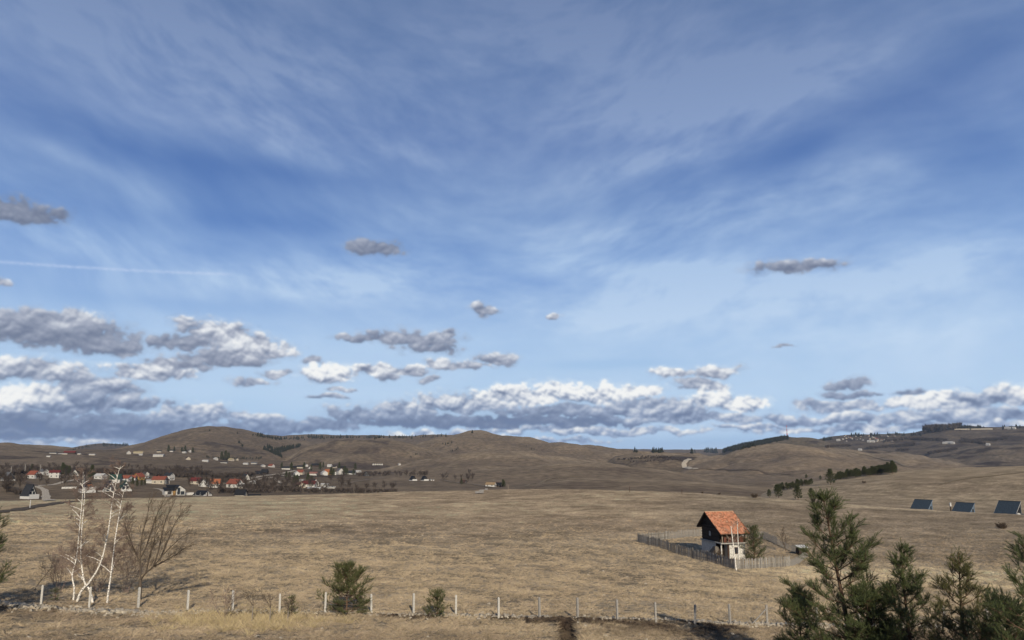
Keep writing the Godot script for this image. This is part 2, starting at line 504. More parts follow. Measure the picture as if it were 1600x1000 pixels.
func _land_column(k: int) -> void:
	var az := col_az[k]
	var x := view_x(az)
	var rf := fence_r(x)
	var kr := PackedFloat32Array()
	var kh := PackedFloat32Array()
	var hf := rf * slope(x, line(x, [0, 140, 270, 600, 900, 1200, 1600], [944, 950, 956, 959, 966, 976, 984]))
	var r0 := line(x, [0, 800, 1200, 1600], [275.0, 275.0, 215.0, 190.0])
	var yc := sline(x, CREST_X, CREST_Y)
	kr.append_array([0.0, 30.0, rf, 105.0, r0, r0 + 45.0])
	kh.append_array([hf + 3.5, hf + 0.5, hf, 105.0 * slope(x, line(x, [0, 300, 700, 900, 1000, 1130, 1300, 1600], [838, 842, 850, 856, 861, 870, 882, 886])), r0 * slope(x, yc), (r0 + 45.0) * slope(x, yc + line(x, [0, 800, 1300, 1600], [2.0, 4.0, 8.0, 9.0]))])
	for q in knots:
		if q[0] > r0 + 60.0:
			kr.append(q[0])
			kh.append(q[0] * slope(x, line(x, q[1], q[2])))
	var n := kr.size()
	var m := PackedFloat32Array()                     # slopes of a monotone cubic through the knots
	m.resize(n)
	for j in range(1, n - 1):
		var d0 := (kh[j] - kh[j - 1]) / (kr[j] - kr[j - 1])
		var d1 := (kh[j + 1] - kh[j]) / (kr[j + 1] - kr[j])
		m[j] = 0.0 if d0 * d1 < 0.0 else 2.0 * d0 * d1 / (d0 + d1 - 1e-9)
	m[0] = (kh[1] - kh[0]) / (kr[1] - kr[0])
	var act := []                                     # the ridges that reach this column
	for j in ridges.size():
		var q: Array = ridges[j]
		var xs: Array = q[3]
		if x < xs[0] - 10 or x > xs[-1] + 10:
			continue
		var edge := clampf(minf(x - xs[0], xs[-1] - x) / 40.0, 0.0, 1.0)
		if x < 20.0 or x > 1580.0:
			edge = 1.0
		act.append([j, q[1], q[2], q[1] * slope(x, sline(x, xs, q[4])), edge])
	var hs := PackedFloat32Array()
	var ids := PackedInt32Array()
	hs.resize(row_r.size())
	ids.resize(row_r.size())
	var cs := PackedColorArray()
	cs.resize(row_r.size())
	var seg := 0
	var bases := PackedFloat32Array()
	for q in act:
		var s := 0
		while s < n - 2 and q[1] > kr[s + 1]:
			s += 1
		bases.append(cubic(kr, kh, m, s, q[1]))
	var sa := sin(deg_to_rad(az))
	var ca := cos(deg_to_rad(az))
	for i in row_r.size():
		var r := row_r[i]
		while seg < n - 2 and r > kr[seg + 1]:
			seg += 1
		var h := cubic(kr, kh, m, seg, r)
		var bump := 0.0
		var who := -1
		var top := 1e9
		for j in act.size():
			var q: Array = act[j]
			var t: float = (r - q[1]) / q[2]
			if t > -3.0 and t < 3.0:
				var b: float = (q[3] - bases[j]) * exp(-t * t) * q[4]
				if b > 0.0:
					if b > bump:
						who = q[0]
						top = (q[3] - bases[j]) * q[4]
					bump = smax(bump, b, minf(4.0, 0.12 * b))
		var X := sa * r
		var Z := -ca * r
		var far := smoothstep(250.0, 1500.0, r)
		h += bump
		h += nz.roll.get_noise_2d(X, Z) * lerpf(0.25, 5.0, far) * smoothstep(60.0, 250.0, r) * (0.35 if bump > 0.0 else 1.0)
		if r > 700.0:
			h -= (1.0 - absf(nz.gully.get_noise_2d(X, Z)) * 2.2) * 9.0 * smoothstep(700.0, 1500.0, r) * (1.0 - 0.6 * smoothstep(2500.0, 4000.0, r)) * smoothstep(0.0, 12.0, bump + 4.0) - 3.0 * smoothstep(700.0, 1500.0, r)
		h += nz.rut.get_noise_2d(X, Z * 1.3) * lerpf(0.20, 0.05, far)
		if r < 300.0:
			h += nz.clump.get_noise_2d(X, Z) * 0.07
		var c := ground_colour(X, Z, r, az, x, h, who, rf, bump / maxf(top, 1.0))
		if r < 60.0:
			var dt := near_line(Vector2(X, Z), TRENCH)
			if dt < 0.8:
				h -= 0.40 * smoothstep(0.55, 0.2, dt)
				c = c.lerp(SOIL, smoothstep(0.75, 0.35, dt) * 0.85)
			var df := r - rf                                 # bare earth thrown up along the fence line
			var e: float = nz.tone.get_noise_2d(X * 9.0, Z * 14.0) + 0.25 * nz.tone2.get_noise_2d(X * 9.0, Z * 9.0)
			var band := smoothstep(-1.5, -0.9, df) * smoothstep(0.1, -0.4, df) if x < 820 else smoothstep(-7.0, -2.0, df) * smoothstep(0.1, -0.5, df)
			var soil := band * smoothstep(-0.08, 0.16, e + (0.08 if x > 820 else 0.06))
			h += soil * 0.10
			c = c.lerp(SOIL * (1.0 + 0.5 * e), soil * 0.9)
		hs[i] = h
		ids[i] = who
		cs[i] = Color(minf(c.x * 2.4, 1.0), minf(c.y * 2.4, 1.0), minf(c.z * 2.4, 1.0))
	grid_h[k] = hs
	grid_c[k] = cs
	grid_id[k] = ids

func cubic(kr: PackedFloat32Array, kh: PackedFloat32Array, m: PackedFloat32Array, s: int, r: float) -> float:
	var d := kr[s + 1] - kr[s]
	var t := clampf((r - kr[s]) / d, 0.0, 1.0)
	var t2 := t * t
	var t3 := t2 * t
	return (2.0 * t3 - 3.0 * t2 + 1.0) * kh[s] + (t3 - 2.0 * t2 + t) * d * m[s] + (3.0 * t2 - 2.0 * t3) * kh[s + 1] + (t3 - t2) * d * m[s + 1]

func ground_colour(X: float, Z: float, r: float, az: float, x: float, h: float, who: int, rf: float, rel: float) -> Vector3:
	var a: float = nz.tone.get_noise_2d(X * 0.7, Z * 0.55)
	var b: float = nz.tone2.get_noise_2d(X, Z)
	var straw := Vector3(0.300, 0.240, 0.162)
	var pale := Vector3(0.395, 0.325, 0.218)
	var umber := Vector3(0.188, 0.146, 0.103)
	var heath_shaded := Vector3(0.158, 0.122, 0.087)  # heather brown, darkened further with cloud shadow put into the colour
	var c := straw
	var rich := smoothstep(0.02, 0.55, a + b * 0.35)
	var bare := smoothstep(0.0, 0.55, -a + b * 0.35)
	c = c.lerp(pale, rich * 0.45).lerp(umber, bare * 0.62)
	if x > 820.0 and r < 200.0:                                # darker turf right of the cottage, a pale belt below it
		c = c.lerp(umber, 0.42 * smoothstep(1000.0, 1250.0, x) * smoothstep(100.0, 112.0, r) + 0.15 * smoothstep(105.0, 130.0, r))
		c = c.lerp(pale * 1.1, 0.75 * smoothstep(1050.0, 1300.0, x) * smoothstep(80.0, 92.0, r) * smoothstep(106.0, 98.0, r))
	c *= 0.96
	if r < rf - 1.0:                                            # worn verge in front of the fence
		c = c.lerp(umber * 0.9, 0.6 * smoothstep(-0.25, 0.25, nz.tone.get_noise_2d(X * 3.0, Z * 6.0) + 0.1))
	if r < 420.0:
		var d: float = nz.clump.get_noise_2d(X * 0.8 + 50.0, Z * 0.55)
		c *= 1.0 + 0.34 * d
		c *= 1.0 + 0.36 * nz.clump2.get_noise_2d(X, Z * 0.6) * smoothstep(75.0, 130.0, r)
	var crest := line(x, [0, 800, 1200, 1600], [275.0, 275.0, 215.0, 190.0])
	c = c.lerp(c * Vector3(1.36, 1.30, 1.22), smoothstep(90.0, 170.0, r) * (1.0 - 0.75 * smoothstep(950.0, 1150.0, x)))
	var away := smoothstep(crest + 12.0, crest + 80.0, r)
	var tall := smoothstep(0.62, 1.0, rel) * (0.45 + 0.55 * smoothstep(3400.0, 1500.0, r))
	var gl: float = 1.0 - absf(nz.gully.get_noise_2d(X, Z)) * 3.0
	var hill := heath_shaded.lerp(Vector3(0.225, 0.176, 0.122), clampf(smoothstep(-0.3, 0.6, a * 0.9 + b * 0.2) * 0.40 + tall * 0.85 - maxf(gl, 0.0) * 0.60, 0.0, 1.0))  # crests paler, gullies darker: shading of the folds painted into the colour
	if who >= 0 and ridges[who][0] == "pasture_hill":
		away *= 0.35
	if who >= 0 and String(ridges[who][0]) == "wooded_hill":
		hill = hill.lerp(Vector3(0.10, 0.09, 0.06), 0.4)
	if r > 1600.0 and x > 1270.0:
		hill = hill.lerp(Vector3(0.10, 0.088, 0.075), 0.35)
	var sc: float = nz.scrub.get_noise_2d(X * 1.4, Z * 1.4)
	var scrubby := 0.25
	if x > 1250.0 and r > 1900.0:
		scrubby = 0.9
	elif who >= 0 and ridges[who][0] == "shrubby_hill":
		scrubby = 1.0
	elif r > 560.0 and r < 2000.0 and x < 620.0:
		scrubby = 0.7
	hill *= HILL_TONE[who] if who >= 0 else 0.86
	hill = hill.lerp(Vector3(0.050, 0.040, 0.036), scrubby * smoothstep(0.08, 0.30, sc))
	hill = hill.lerp(Vector3(0.24, 0.19, 0.13), 0.35 * smoothstep(0.25, 0.5, nz.scrub.get_noise_2d(X * 2.0 + 4000.0, Z * 0.9)))
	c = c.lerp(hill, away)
	return c

func find_cell(list: PackedFloat32Array, val: float) -> int:
	return clampi(list.bsearch(val) - 1, 0, list.size() - 2)

func ground(x: float, z: float) -> float:
	var r := maxf(sqrt(x * x + z * z), R0)
	var az := rad_to_deg(atan2(x, -z))
	var i := find_cell(row_r, r)
	var k := find_cell(col_az, az)
	var fr := clampf((r - row_r[i]) / (row_r[i + 1] - row_r[i]), 0.0, 1.0)
	var fa := (az - col_az[k]) / (col_az[k + 1] - col_az[k])
	return lerpf(lerpf(grid_h[k][i], grid_h[k][i + 1], fr), lerpf(grid_h[k + 1][i], grid_h[k + 1][i + 1], fr), fa)

func aim(px: float, d: float) -> Vector3:          # the ground at that bearing and distance
	var az := deg_to_rad(azel(px, 730).x)
	var p := Vector3(sin(az) * d, 0, -cos(az) * d)
	p.y = ground(p.x, p.z)
	return p

func spot(px: float, py: float, from := 30.0) -> Vector3:   # the ground seen there
	var d := ray(px, py)
	var k := sqrt(d.x * d.x + d.z * d.z)
	var i := find_cell(row_r, from)
	while i < row_r.size() - 1:
		var r := row_r[i]
		var p := d * (r / k)
		if p.y < ground(p.x, p.z):
			var lo := row_r[maxi(i - 1, 0)] / k
			var hi := r / k
			for q in 12:
				var mid := (lo + hi) / 2.0
				p = d * mid
				if p.y < ground(p.x, p.z):
					hi = mid
				else:
					lo = mid
			p = d * hi
			p.y = ground(p.x, p.z)
			return p
		i += 1
	return aim(px, 3000.0)

func up_at(px: float, py: float, base: Vector3, back := 0.0) -> Vector3:   # the point over that bearing as far off as the base (or so much farther)
	var d := ray(px, py)
	return d * ((-base.z + back) / -d.z)

func build_land() -> void:
	var rows := row_r.size()
	var cols := col_az.size()
	var groups := {}
	var cut1 := find_cell(row_r, 345.0)
	var cut2 := find_cell(row_r, 900.0)
	for k in cols - 1:
		for i in rows - 1:
			var key := "meadow"
			if i >= cut1:
				var w: int = grid_id[k][i]
				key = "ridge%d" % w if w >= 0 else ("valley_ground" if i < cut2 else "far_ground")
			if not groups.has(key):
				groups[key] = [PackedInt32Array(), {}]
			groups[key][0].append(k * rows + i)
	for key in groups:
		var cells: PackedInt32Array = groups[key][0]
		var seen := {}
		var v := PackedVector3Array()
		var n := PackedVector3Array()
		var c := PackedColorArray()
		var uv := PackedVector2Array()
		var uv2 := PackedVector2Array()
		var ix := PackedInt32Array()
		for cell in cells:
			var q := PackedInt32Array()
			for off in [0, 1, rows, rows + 1]:
				var at: int = cell + off
				if not seen.has(at):
					seen[at] = v.size()
					var k := at / rows
					var i := at % rows
					var p := land_point(k, i)
					var dr := land_point(k, mini(i + 1, rows - 1)) - land_point(k, maxi(i - 1, 0))
					var da := land_point(mini(k + 1, cols - 1), i) - land_point(maxi(k - 1, 0), i)
					v.append(p)
					n.append(da.cross(dr).normalized())
					c.append(grid_c[k][i])
					uv.append(Vector2(p.x, p.z) / 23.0)
					uv2.append(Vector2(p.x * 0.97 + p.z * 0.24, p.z * 0.97 - p.x * 0.24) / 310.0)
				q.append(seen[at])
			# q: here, one row out, one column on, both; clockwise from above
			ix.append_array([q[0], q[1], q[3], q[0], q[3], q[2]])
		var arr := []
		arr.resize(Mesh.ARRAY_MAX)
		arr[Mesh.ARRAY_VERTEX] = v
		arr[Mesh.ARRAY_NORMAL] = n
		arr[Mesh.ARRAY_COLOR] = c
		arr[Mesh.ARRAY_TEX_UV] = uv
		arr[Mesh.ARRAY_TEX_UV2] = uv2
		arr[Mesh.ARRAY_INDEX] = ix
		var me := ArrayMesh.new()
		me.add_surface_from_arrays(Mesh.PRIMITIVE_TRIANGLES, arr)
		me.surface_set_material(0, M.turf)
		var called: String = key
		var label := "dry tan pasture sloping from the wire fence to its near crest"
		if key == "valley_ground":
			label = "brown valley floor behind the pasture where the village stands"
		elif key == "far_ground":
			label = "brown rolling land between the village and the far hills"
		elif key.begins_with("ridge"):
			var w := int(key.substr(5))
			called = ridges[w][0]
			label = HILL_LABELS[w]
		var o := put(called, me, self)
		tag(o, label, "meadow" if key == "meadow" else ("ground" if not key.begins_with("ridge") else "hill"), "", "structure")

const HILL_TONE := [0.80, 0.76, 0.92, 0.84, 1.02, 0.98, 0.98, 0.75, 0.78, 0.80, 1.06, 1.14, 0.72, 0.90, 1.0, 0.95, 0.62]  # colour factor per hill; the low ones paint in cloud shadow
const HILL_LABELS := ["large bare brown dome hill on the left behind the village", "long ridge with dark trees along its skyline behind the dome hill", "broad bare hill with a rounded top in the middle of the skyline", "rounded brown shoulder in front of the tree-lined ridge", "brown spur below the middle hilltop", "low brown swell in the middle valley", "low rolling ground just beyond the pasture crest", "flat far skyline in the gap between the middle and right hills", "hillside with dark low shrubs left of the winding road", "hill with dark forest on its left flank under the mast", "brown hill right of the winding road", "pale streaked shoulder behind the brown hill on the right", "high far plateau with a hamlet on the right skyline", "nearer slope of the right plateau with field strips", "sunlit tan pasture hill behind the three blue-roofed cabins", "low hill with a farm track on the left edge of the skyline", "small dark hill between the left skyline and the dome hill"]

func land_point(k: int, i: int) -> Vector3:
	var a := deg_to_rad(col_az[k])
	return Vector3(sin(a) * row_r[i], grid_h[k][i], -cos(a) * row_r[i])

# ---------------------------------------------------------------- materials
func grey_noise(sz: int, freq: float, oct: int, sd: int, lo: float, hi: float, gain := 0.55) -> ImageTexture:
	var f := FastNoiseLite.new()
	f.noise_type = FastNoiseLite.TYPE_SIMPLEX_SMOOTH
	f.frequency = freq
	f.fractal_octaves = oct
	f.fractal_gain = gain
	f.seed = sd
	var im := f.get_seamless_image(sz, sz, false, false, 0.15, true)
	im.convert(Image.FORMAT_L8)
	var d := im.get_data()
	for k in d.size():
		d[k] = int(255.0 * lerpf(lo, hi, d[k] / 255.0))
	return ImageTexture.create_from_image(Image.create_from_data(sz, sz, false, Image.FORMAT_L8, d))

func bump_noise(sz: int, freq: float, oct: int, sd: int, strength: float, gain := 0.6) -> ImageTexture:
	var f := FastNoiseLite.new()
	f.noise_type = FastNoiseLite.TYPE_SIMPLEX_SMOOTH
	f.frequency = freq
	f.fractal_octaves = oct
	f.fractal_gain = gain
	f.seed = sd
	var im := f.get_seamless_image(sz, sz, false, false, 0.15, true)
	im.convert(Image.FORMAT_RGBA8)
	im.bump_map_to_normal_map(strength)
	return ImageTexture.create_from_image(im)

func mat(key: String, c: Color, rough := 0.85, metal := 0.0) -> StandardMaterial3D:   # c: real-world base colour, linear
	var m := StandardMaterial3D.new()
	m.albedo_color = c.linear_to_srgb()
	m.roughness = rough
	m.metallic = metal
	m.metallic_specular = 0.3
	m.resource_name = key
	M[key] = m
	return m

func worn(key: String, c: Color, scale: float, rough := 0.85) -> StandardMaterial3D:   # mottled and slightly rough
	var m := mat(key, c, rough)
	m.albedo_texture = M.tex_mottle
	m.uv1_triplanar = true
	m.uv1_world_triplanar = true
	m.uv1_scale = Vector3.ONE * scale
	return m

func make_materials() -> void:
	M.tex_mottle = grey_noise(256, 0.03, 5, 41, 0.45, 1.0)
	var g := StandardMaterial3D.new()
	g.resource_name = "turf"
	g.vertex_color_use_as_albedo = true
	g.albedo_texture = grey_noise(2048, 0.022, 7, 42, 0.58, 1.0, 0.68)
	g.detail_enabled = true
	g.detail_albedo = grey_noise(1024, 0.02, 6, 43, 0.66, 1.0, 0.6)
	g.detail_blend_mode = BaseMaterial3D.BLEND_MODE_MUL
	g.detail_uv_layer = BaseMaterial3D.DETAIL_UV_2
	g.normal_enabled = true
	g.normal_texture = bump_noise(1024, 0.03, 6, 44, 10.0)
	g.normal_scale = 1.0
	g.roughness = 1.0
	g.metallic_specular = 0.1
	M.turf = g

# ---------------------------------------------------------------- plants
func wander(mb: MB, p: Vector3, d: Vector3, length: float, r: float, level: int, sp: Dictionary) -> void:
	# one bough and what grows from it; level 0 is the last
	var segs := 5 if level >= 2 else (4 if level == 1 else 3)
	var pts := PackedVector3Array()
	var rs := PackedFloat32Array()
	var q := p
	var dir := d.normalized()
	var dirs := []
	for k in segs + 1:
		pts.append(q)
		rs.append(maxf(r * (1.0 - 0.85 * k / segs), sp.thin))
		dirs.append(dir)
		dir = (dir + Vector3(rng.randfn(0, 1), rng.randfn(0, 1), rng.randfn(0, 1)) * sp.wild * (0.6 if level >= 2 else 1.0) + Vector3(0, sp.rise, 0) + sp.wind).normalized()
		q += dir * length / segs
	mb.tube(pts, rs, 5 if level >= 2 else 3)
	if level <= 0:
		return
	var count: int = sp.kids[level]
	for k in count:
		var t := lerpf(sp.from, 1.0, (k + rng.randf()) / count)
		var f := t * segs
		var i := mini(int(f), segs - 1)
		var at := pts[i].lerp(pts[i + 1], f - i)
		var axis: Vector3 = dirs[i].cross(Vector3(rng.randfn(0, 1), rng.randfn(0, 1), rng.randfn(0, 1))).normalized()
		var nd: Vector3 = dirs[i].rotated(axis, sp.angle * rng.randf_range(0.7, 1.3))
		wander(mb, at, nd, length * sp.ratio * rng.randf_range(0.65, 1.2) * (1.15 - 0.6 * t), maxf(lerpf(r, r * 0.2, t) * 0.55, sp.thin), level - 1, sp)

func along(pts: PackedVector3Array, t: float) -> Vector3:
	var f := clampf(t, 0.0, 0.9999) * (pts.size() - 1)
	return pts[int(f)].lerp(pts[int(f) + 1], f - int(f))

func smooth_path(pts: Array, per: int) -> PackedVector3Array:
	var c := Curve3D.new()
	for k in pts.size():
		var a: Vector3 = pts[maxi(k - 1, 0)]
		var b: Vector3 = pts[mini(k + 1, pts.size() - 1)]
		c.add_point(pts[k], -(b - a) / 6.0, (b - a) / 6.0)
	var out := PackedVector3Array()
	for k in pts.size() - 1:
		for j in per:
			out.append(c.sample(k, float(j) / per))
	out.append(pts[-1])
	return out

func birch(view_pts: Array, base: Vector3, r0: float, back: float, label: String, boughs: int) -> void:
	var t := thing("birch_tree", label, "tree", base, 0.0, "white birches by the wire fence")
	var pts := []
	for k in view_pts.size():
		var q: Vector3 = up_at(view_pts[k][0], view_pts[k][1], base, -back * k / view_pts.size()) - base
		if k == 0:
			q = Vector3(0, -0.15, 0)
		pts.append(q)
	var path := smooth_path(pts, 5)
	var rs := PackedFloat32Array()
	for k in path.size():
		rs.append(lerpf(r0 * 0.9, 0.010, pow(float(k) / (path.size() - 1), 0.75)))
	var tr := MB.new()
	tr.tube(path, rs, 8)
	part("trunk", tr, M.birch_bark, t)
	var pale := MB.new()
	var fine := MB.new()
	for k in boughs:
		var u := lerpf(0.32, 0.98, (k + rng.randf()) / boughs)
		var at := along(path, u)
		var a := rng.randf() * TAU
		var out := Vector3(cos(a), rng.randf_range(0.35, 1.0), sin(a)).normalized()
		var ln := lerpf(2.1, 0.6, u) * rng.randf_range(0.5, 1.15)
		if k % 5 < 2:
			var end := at + out * ln * 0.8
			pale.tube([at, at.lerp(end, 0.5) + Vector3(0, ln * 0.04, 0), end], [lerpf(0.032, 0.016, u), 0.018, 0.010], 5)
			wander(fine, at.lerp(end, 0.6), (out + Vector3(0, 0.2, 0)), ln * 0.7, 0.010, 2, {"thin": 0.006, "wild": 0.16, "rise": -0.02, "wind": Vector3(0.03, 0, 0), "kids": [0, 7, 9], "from": 0.2, "angle": 0.7, "ratio": 0.55})
		else:
			wander(fine, at, out, ln, 0.012, 2, {"thin": 0.006, "wild": 0.15, "rise": 0.0, "wind": Vector3(0.03, 0, 0), "kids": [0, 7, 9], "from": 0.15, "angle": 0.65, "ratio": 0.55})
	part("branch", pale, M.birch_bark, t)
	tag(part("twigs", fine, M.twig_purple, t), "", "", "", "stuff")
	clear_tags(t)

func clear_tags(t: Node) -> void:        # pieces carry no label or category of their own
	for c in t.get_children():
		for k in ["label", "category"]:
			if c.has_meta(k):
				c.remove_meta(k)

func bush(n: String, label: String, at: Vector3, stems: int, height: float, sp: Dictionary, m: Material, spread := 0.5, group := "") -> Node3D:
	var t := thing(n, label, "shrub" if n != "sapling" else "tree", at, 0.0, group)
	var mb := MB.new()
	for k in stems:
		var a := rng.randf() * TAU
		var d := Vector3(cos(a) * spread, 1.0, sin(a) * spread).normalized()
		wander(mb, Vector3(cos(a), 0, sin(a)) * 0.08 * (0 if stems == 1 else 1) - Vector3(0, 0.1, 0), d, height * rng.randf_range(0.75, 1.1), sp.thick, 3, sp)
	part("stems", mb, m, t)
	return t

func shoot_mesh(needles: int, len: float, width: float, m: Material, sd: int) -> ArrayMesh:   # a needled pine shoot, one unit long
	var g := RandomNumberGenerator.new()
	g.seed = sd
	var b := MB.new()
	b.col = Color(0.9, 0.75, 0.6)
	b.tube([Vector3.ZERO, Vector3(0, 1, 0)], [0.016, 0.006], 3)
	for k in needles:
		var y := lerpf(0.12, 1.0, (k + g.randf()) / needles)
		var a := k * 2.4 + g.randf()
		var o := Vector3(cos(a), lerpf(0.75, 1.5, y) * g.randf_range(0.6, 1.2), sin(a)).normalized()
		var s := o.cross(Vector3(0, 1, 0)).normalized() * width
		var p := Vector3(0, y, 0)
		var v := g.randf_range(0.75, 1.0)
		b.col = Color(v, v, v * 0.9)
		b.tri(p - s, p + s, p + o * len * g.randf_range(0.8, 1.15))
	return b.mesh(m)

func align(d: Vector3, at: Vector3, s: float) -> Transform3D:
	var y := d.normalized()
	var x := y.cross(Vector3(0.21, 0.3, 0.93)).normalized()
	return Transform3D(Basis(x, y, x.cross(y)).rotated(y, rng.randf() * TAU) * Basis.from_scale(Vector3.ONE * s), at)

# a young Scots pine: whorls of boughs that curve up at their tips, needles in tufts at the ends
func tip(px: float, py: float, at: Vector3) -> float:      # the height of something on that spot whose tip is seen there
	return up_at(px, py, at).y - at.y

func pine(label: String, at: Vector3, h: float, o: Dictionary, n := "pine_tree", group := "young pines by the fence") -> Node3D:
	var t := thing(n, label, "tree", at, 0.0, group)
	var lean: Vector3 = o.get("lean", Vector3.ZERO)
	var spread: float = o.spread
	var bare: float = o.get("bare", 0.08)
	var step: float = o.get("step", 0.42)
	var dens: float = o.get("dens", 1.0)
	var sc: float = o.get("shoot", 0.30)
	var shape: float = o.get("shape", 0.8)
	var trunk := MB.new()
	var tp := PackedVector3Array()
	var tr := PackedFloat32Array()
	for k in 9:
		var u := k / 8.0
		tp.append(Vector3(sin(u * 7.0) * 0.03 * h * 0.2, -0.2 + (h + 0.2) * u, cos(u * 5.0) * 0.02 * h * 0.2) + lean * u * u * h)
		tr.append(lerpf(0.018 * h + 0.02, 0.012, pow(u, 0.8)))
	trunk.tube(tp, tr, 7)
	part("trunk", trunk, M.pine_bark, t)
	var bough := MB.new()
	var ts := [[], [], []]
	var cs := [[], [], []]
	var y := h * bare
	while y < h * 0.97:
		var u := y / h
		var reach: float = spread * pow(1.0 - u, shape) * (0.75 + 0.25 * smoothstep(bare, bare + 0.2, u)) + 0.10
		var n_b := 4 + (rng.randi() % 3)
		var off := rng.randf() * TAU
		for k in n_b:
			if rng.randf() < o.get("gaps", 0.12):
				continue
			var a := off + TAU * k / n_b + rng.randf_range(-0.35, 0.35)
			var ln := reach * rng.randf_range(0.5, 1.2)
			var rise := lerpf(0.02, 0.85, u) + rng.randf_range(-0.15, 0.2)
			var d := Vector3(cos(a), rise, sin(a)).normalized()
			var p0 := along(tp, (y + 0.2) / (h + 0.2))
			var p1 := p0 + d * ln * 0.5
			var d2 := (d + Vector3(0, 0.35, 0)).normalized()
			var p2 := p1 + d2 * ln * 0.5
			bough.tube([p0, p1, p2], [0.010 + ln * 0.011, 0.007 + ln * 0.006, 0.006], 4)
			var bits := int(maxf(2.0, ln / (sc * 0.62)) * dens)
			for q in bits:
				var f := lerpf(0.40 if ln > 0.8 else 0.2, 1.0, (q + rng.randf()) / bits)
				var base := p0.lerp(p1, f * 2.0) if f < 0.5 else p1.lerp(p2, f * 2.0 - 1.0)
				var bd := d if f < 0.5 else d2
				var sd := (bd * 0.8 + Vector3(rng.randfn(0, 1) * 0.6, rng.randfn(0.20, 0.28), rng.randfn(0, 1) * 0.6)).normalized()
				var sl := minf(ln * 0.34, 0.62) * (1.2 - 0.6 * f) * rng.randf_range(0.4, 1.1)
				var e := base + sd * sl
				if sl > 0.12:
					bough.tube([base, base.lerp(e, 0.5) - Vector3(0, sl * 0.05, 0), e], [0.009, 0.007, 0.005], 3)
				var kind := rng.randi() % 3
				var tone := rng.randf_range(0.72, 1.2)
				for w in 4:
					var wd := (sd * 0.9 + Vector3(rng.randfn(0, 0.5), rng.randfn(0.32, 0.28), rng.randfn(0, 0.5))).normalized()
					ts[kind].append(align(wd, base.lerp(e, rng.randf_range(0.25, 1.0)), sc * rng.randf_range(0.6, 1.15)))
					cs[kind].append(Color(tone * o.get("warm", 1.0), tone, tone * 0.95))
		for w in 2:                                 # needles on the leader itself
			var kk := rng.randi() % 3
			if u > 0.6:
				ts[kk].append(align((Vector3(rng.randfn(0, 0.5), 1, rng.randfn(0, 0.5))), along(tp, (y + 0.2) / (h + 0.2)), sc * 0.9))
				cs[kk].append(Color(1, 1, 0.95))
		y += step * rng.randf_range(0.55, 1.2) * lerpf(1.0, 0.7, u)
	for w in 4:
		ts[0].append(align(Vector3(rng.randfn(0, 0.25), 1, rng.randfn(0, 0.25)), tp[8] - Vector3(0, sc * 0.25 * w, 0), sc * 0.9))
		cs[0].append(Color(1.05, 1.05, 0.95))
	part("boughs", bough, M.pine_bark, t)
	for k in 3:
		var mm := scatter("needles", M.shoots[k] if not o.get("coarse", false) else M.coarse_shoots[k], ts[k], t, cs[k])
		mm.set_meta("kind", "stuff")
	return t

func make_plants_kit() -> void:
	M.tex_birch = birch_texture()
	var bb := mat("birch_bark", Color(1, 1, 1), 0.8)
	bb.albedo_texture = M.tex_birch
	bb.uv1_scale = Vector3(1.0, 0.9, 1.0)
	mat("twig_purple", Color(0.16, 0.115, 0.095), 0.9)
	mat("twig_brown", Color(0.10, 0.075, 0.055), 0.9)
	worn("grey_bark", Color(0.16, 0.125, 0.095), 3.0)
	worn("pale_stem", Color(0.42, 0.36, 0.29), 4.0)
	worn("pine_bark", Color(0.20, 0.125, 0.082), 4.0)
	var nd := mat("pine_needles", Color(0.080, 0.098, 0.045), 0.6)
	nd.vertex_color_use_as_albedo = true
	nd.backlight_enabled = true
	nd.backlight = Color(0.14, 0.17, 0.07)
	M.shoots = [shoot_mesh(46, 0.27, 0.014, nd, 1), shoot_mesh(46, 0.24, 0.014, nd, 2), shoot_mesh(40, 0.30, 0.014, nd, 3)]
	var dk := mat("dark_needles", Color(0.060, 0.070, 0.036), 0.7)
	dk.vertex_color_use_as_albedo = true
	M.coarse_shoots = [shoot_mesh(22, 0.34, 0.035, dk, 4), shoot_mesh(22, 0.32, 0.035, dk, 5), shoot_mesh(22, 0.34, 0.035, dk, 6)]
	var st := mat("straw", Color(1, 1, 1), 0.9)
	st.vertex_color_use_as_albedo = true
	st.backlight_enabled = true
	st.backlight = Color(0.3, 0.28, 0.22)

func birch_texture() -> ImageTexture:
	var f := FastNoiseLite.new()
	f.frequency = 0.02
	f.fractal_octaves = 3
	f.seed = 51
	var im := Image.create_empty(128, 512, false, Image.FORMAT_RGB8)
	for y in 512:
		for x in 128:
			var a := TAU * x / 128.0
			var v := f.get_noise_3d(cos(a) * 22.0, y * 2.2, sin(a) * 22.0)
			var w := f.get_noise_3d(cos(a) * 60.0 + 300.0, y * 9.0, sin(a) * 60.0)
			var dark := smoothstep(0.13, 0.30, v) * 0.9 + smoothstep(0.25, 0.4, w) * 0.55
			var g := 0.86 + 0.1 * w
			im.set_pixel(x, y, Color(g, g * 0.975, g * 0.93).lerp(Color(0.16, 0.14, 0.13), clampf(dark, 0.0, 0.95)))
	return ImageTexture.create_from_image(im)

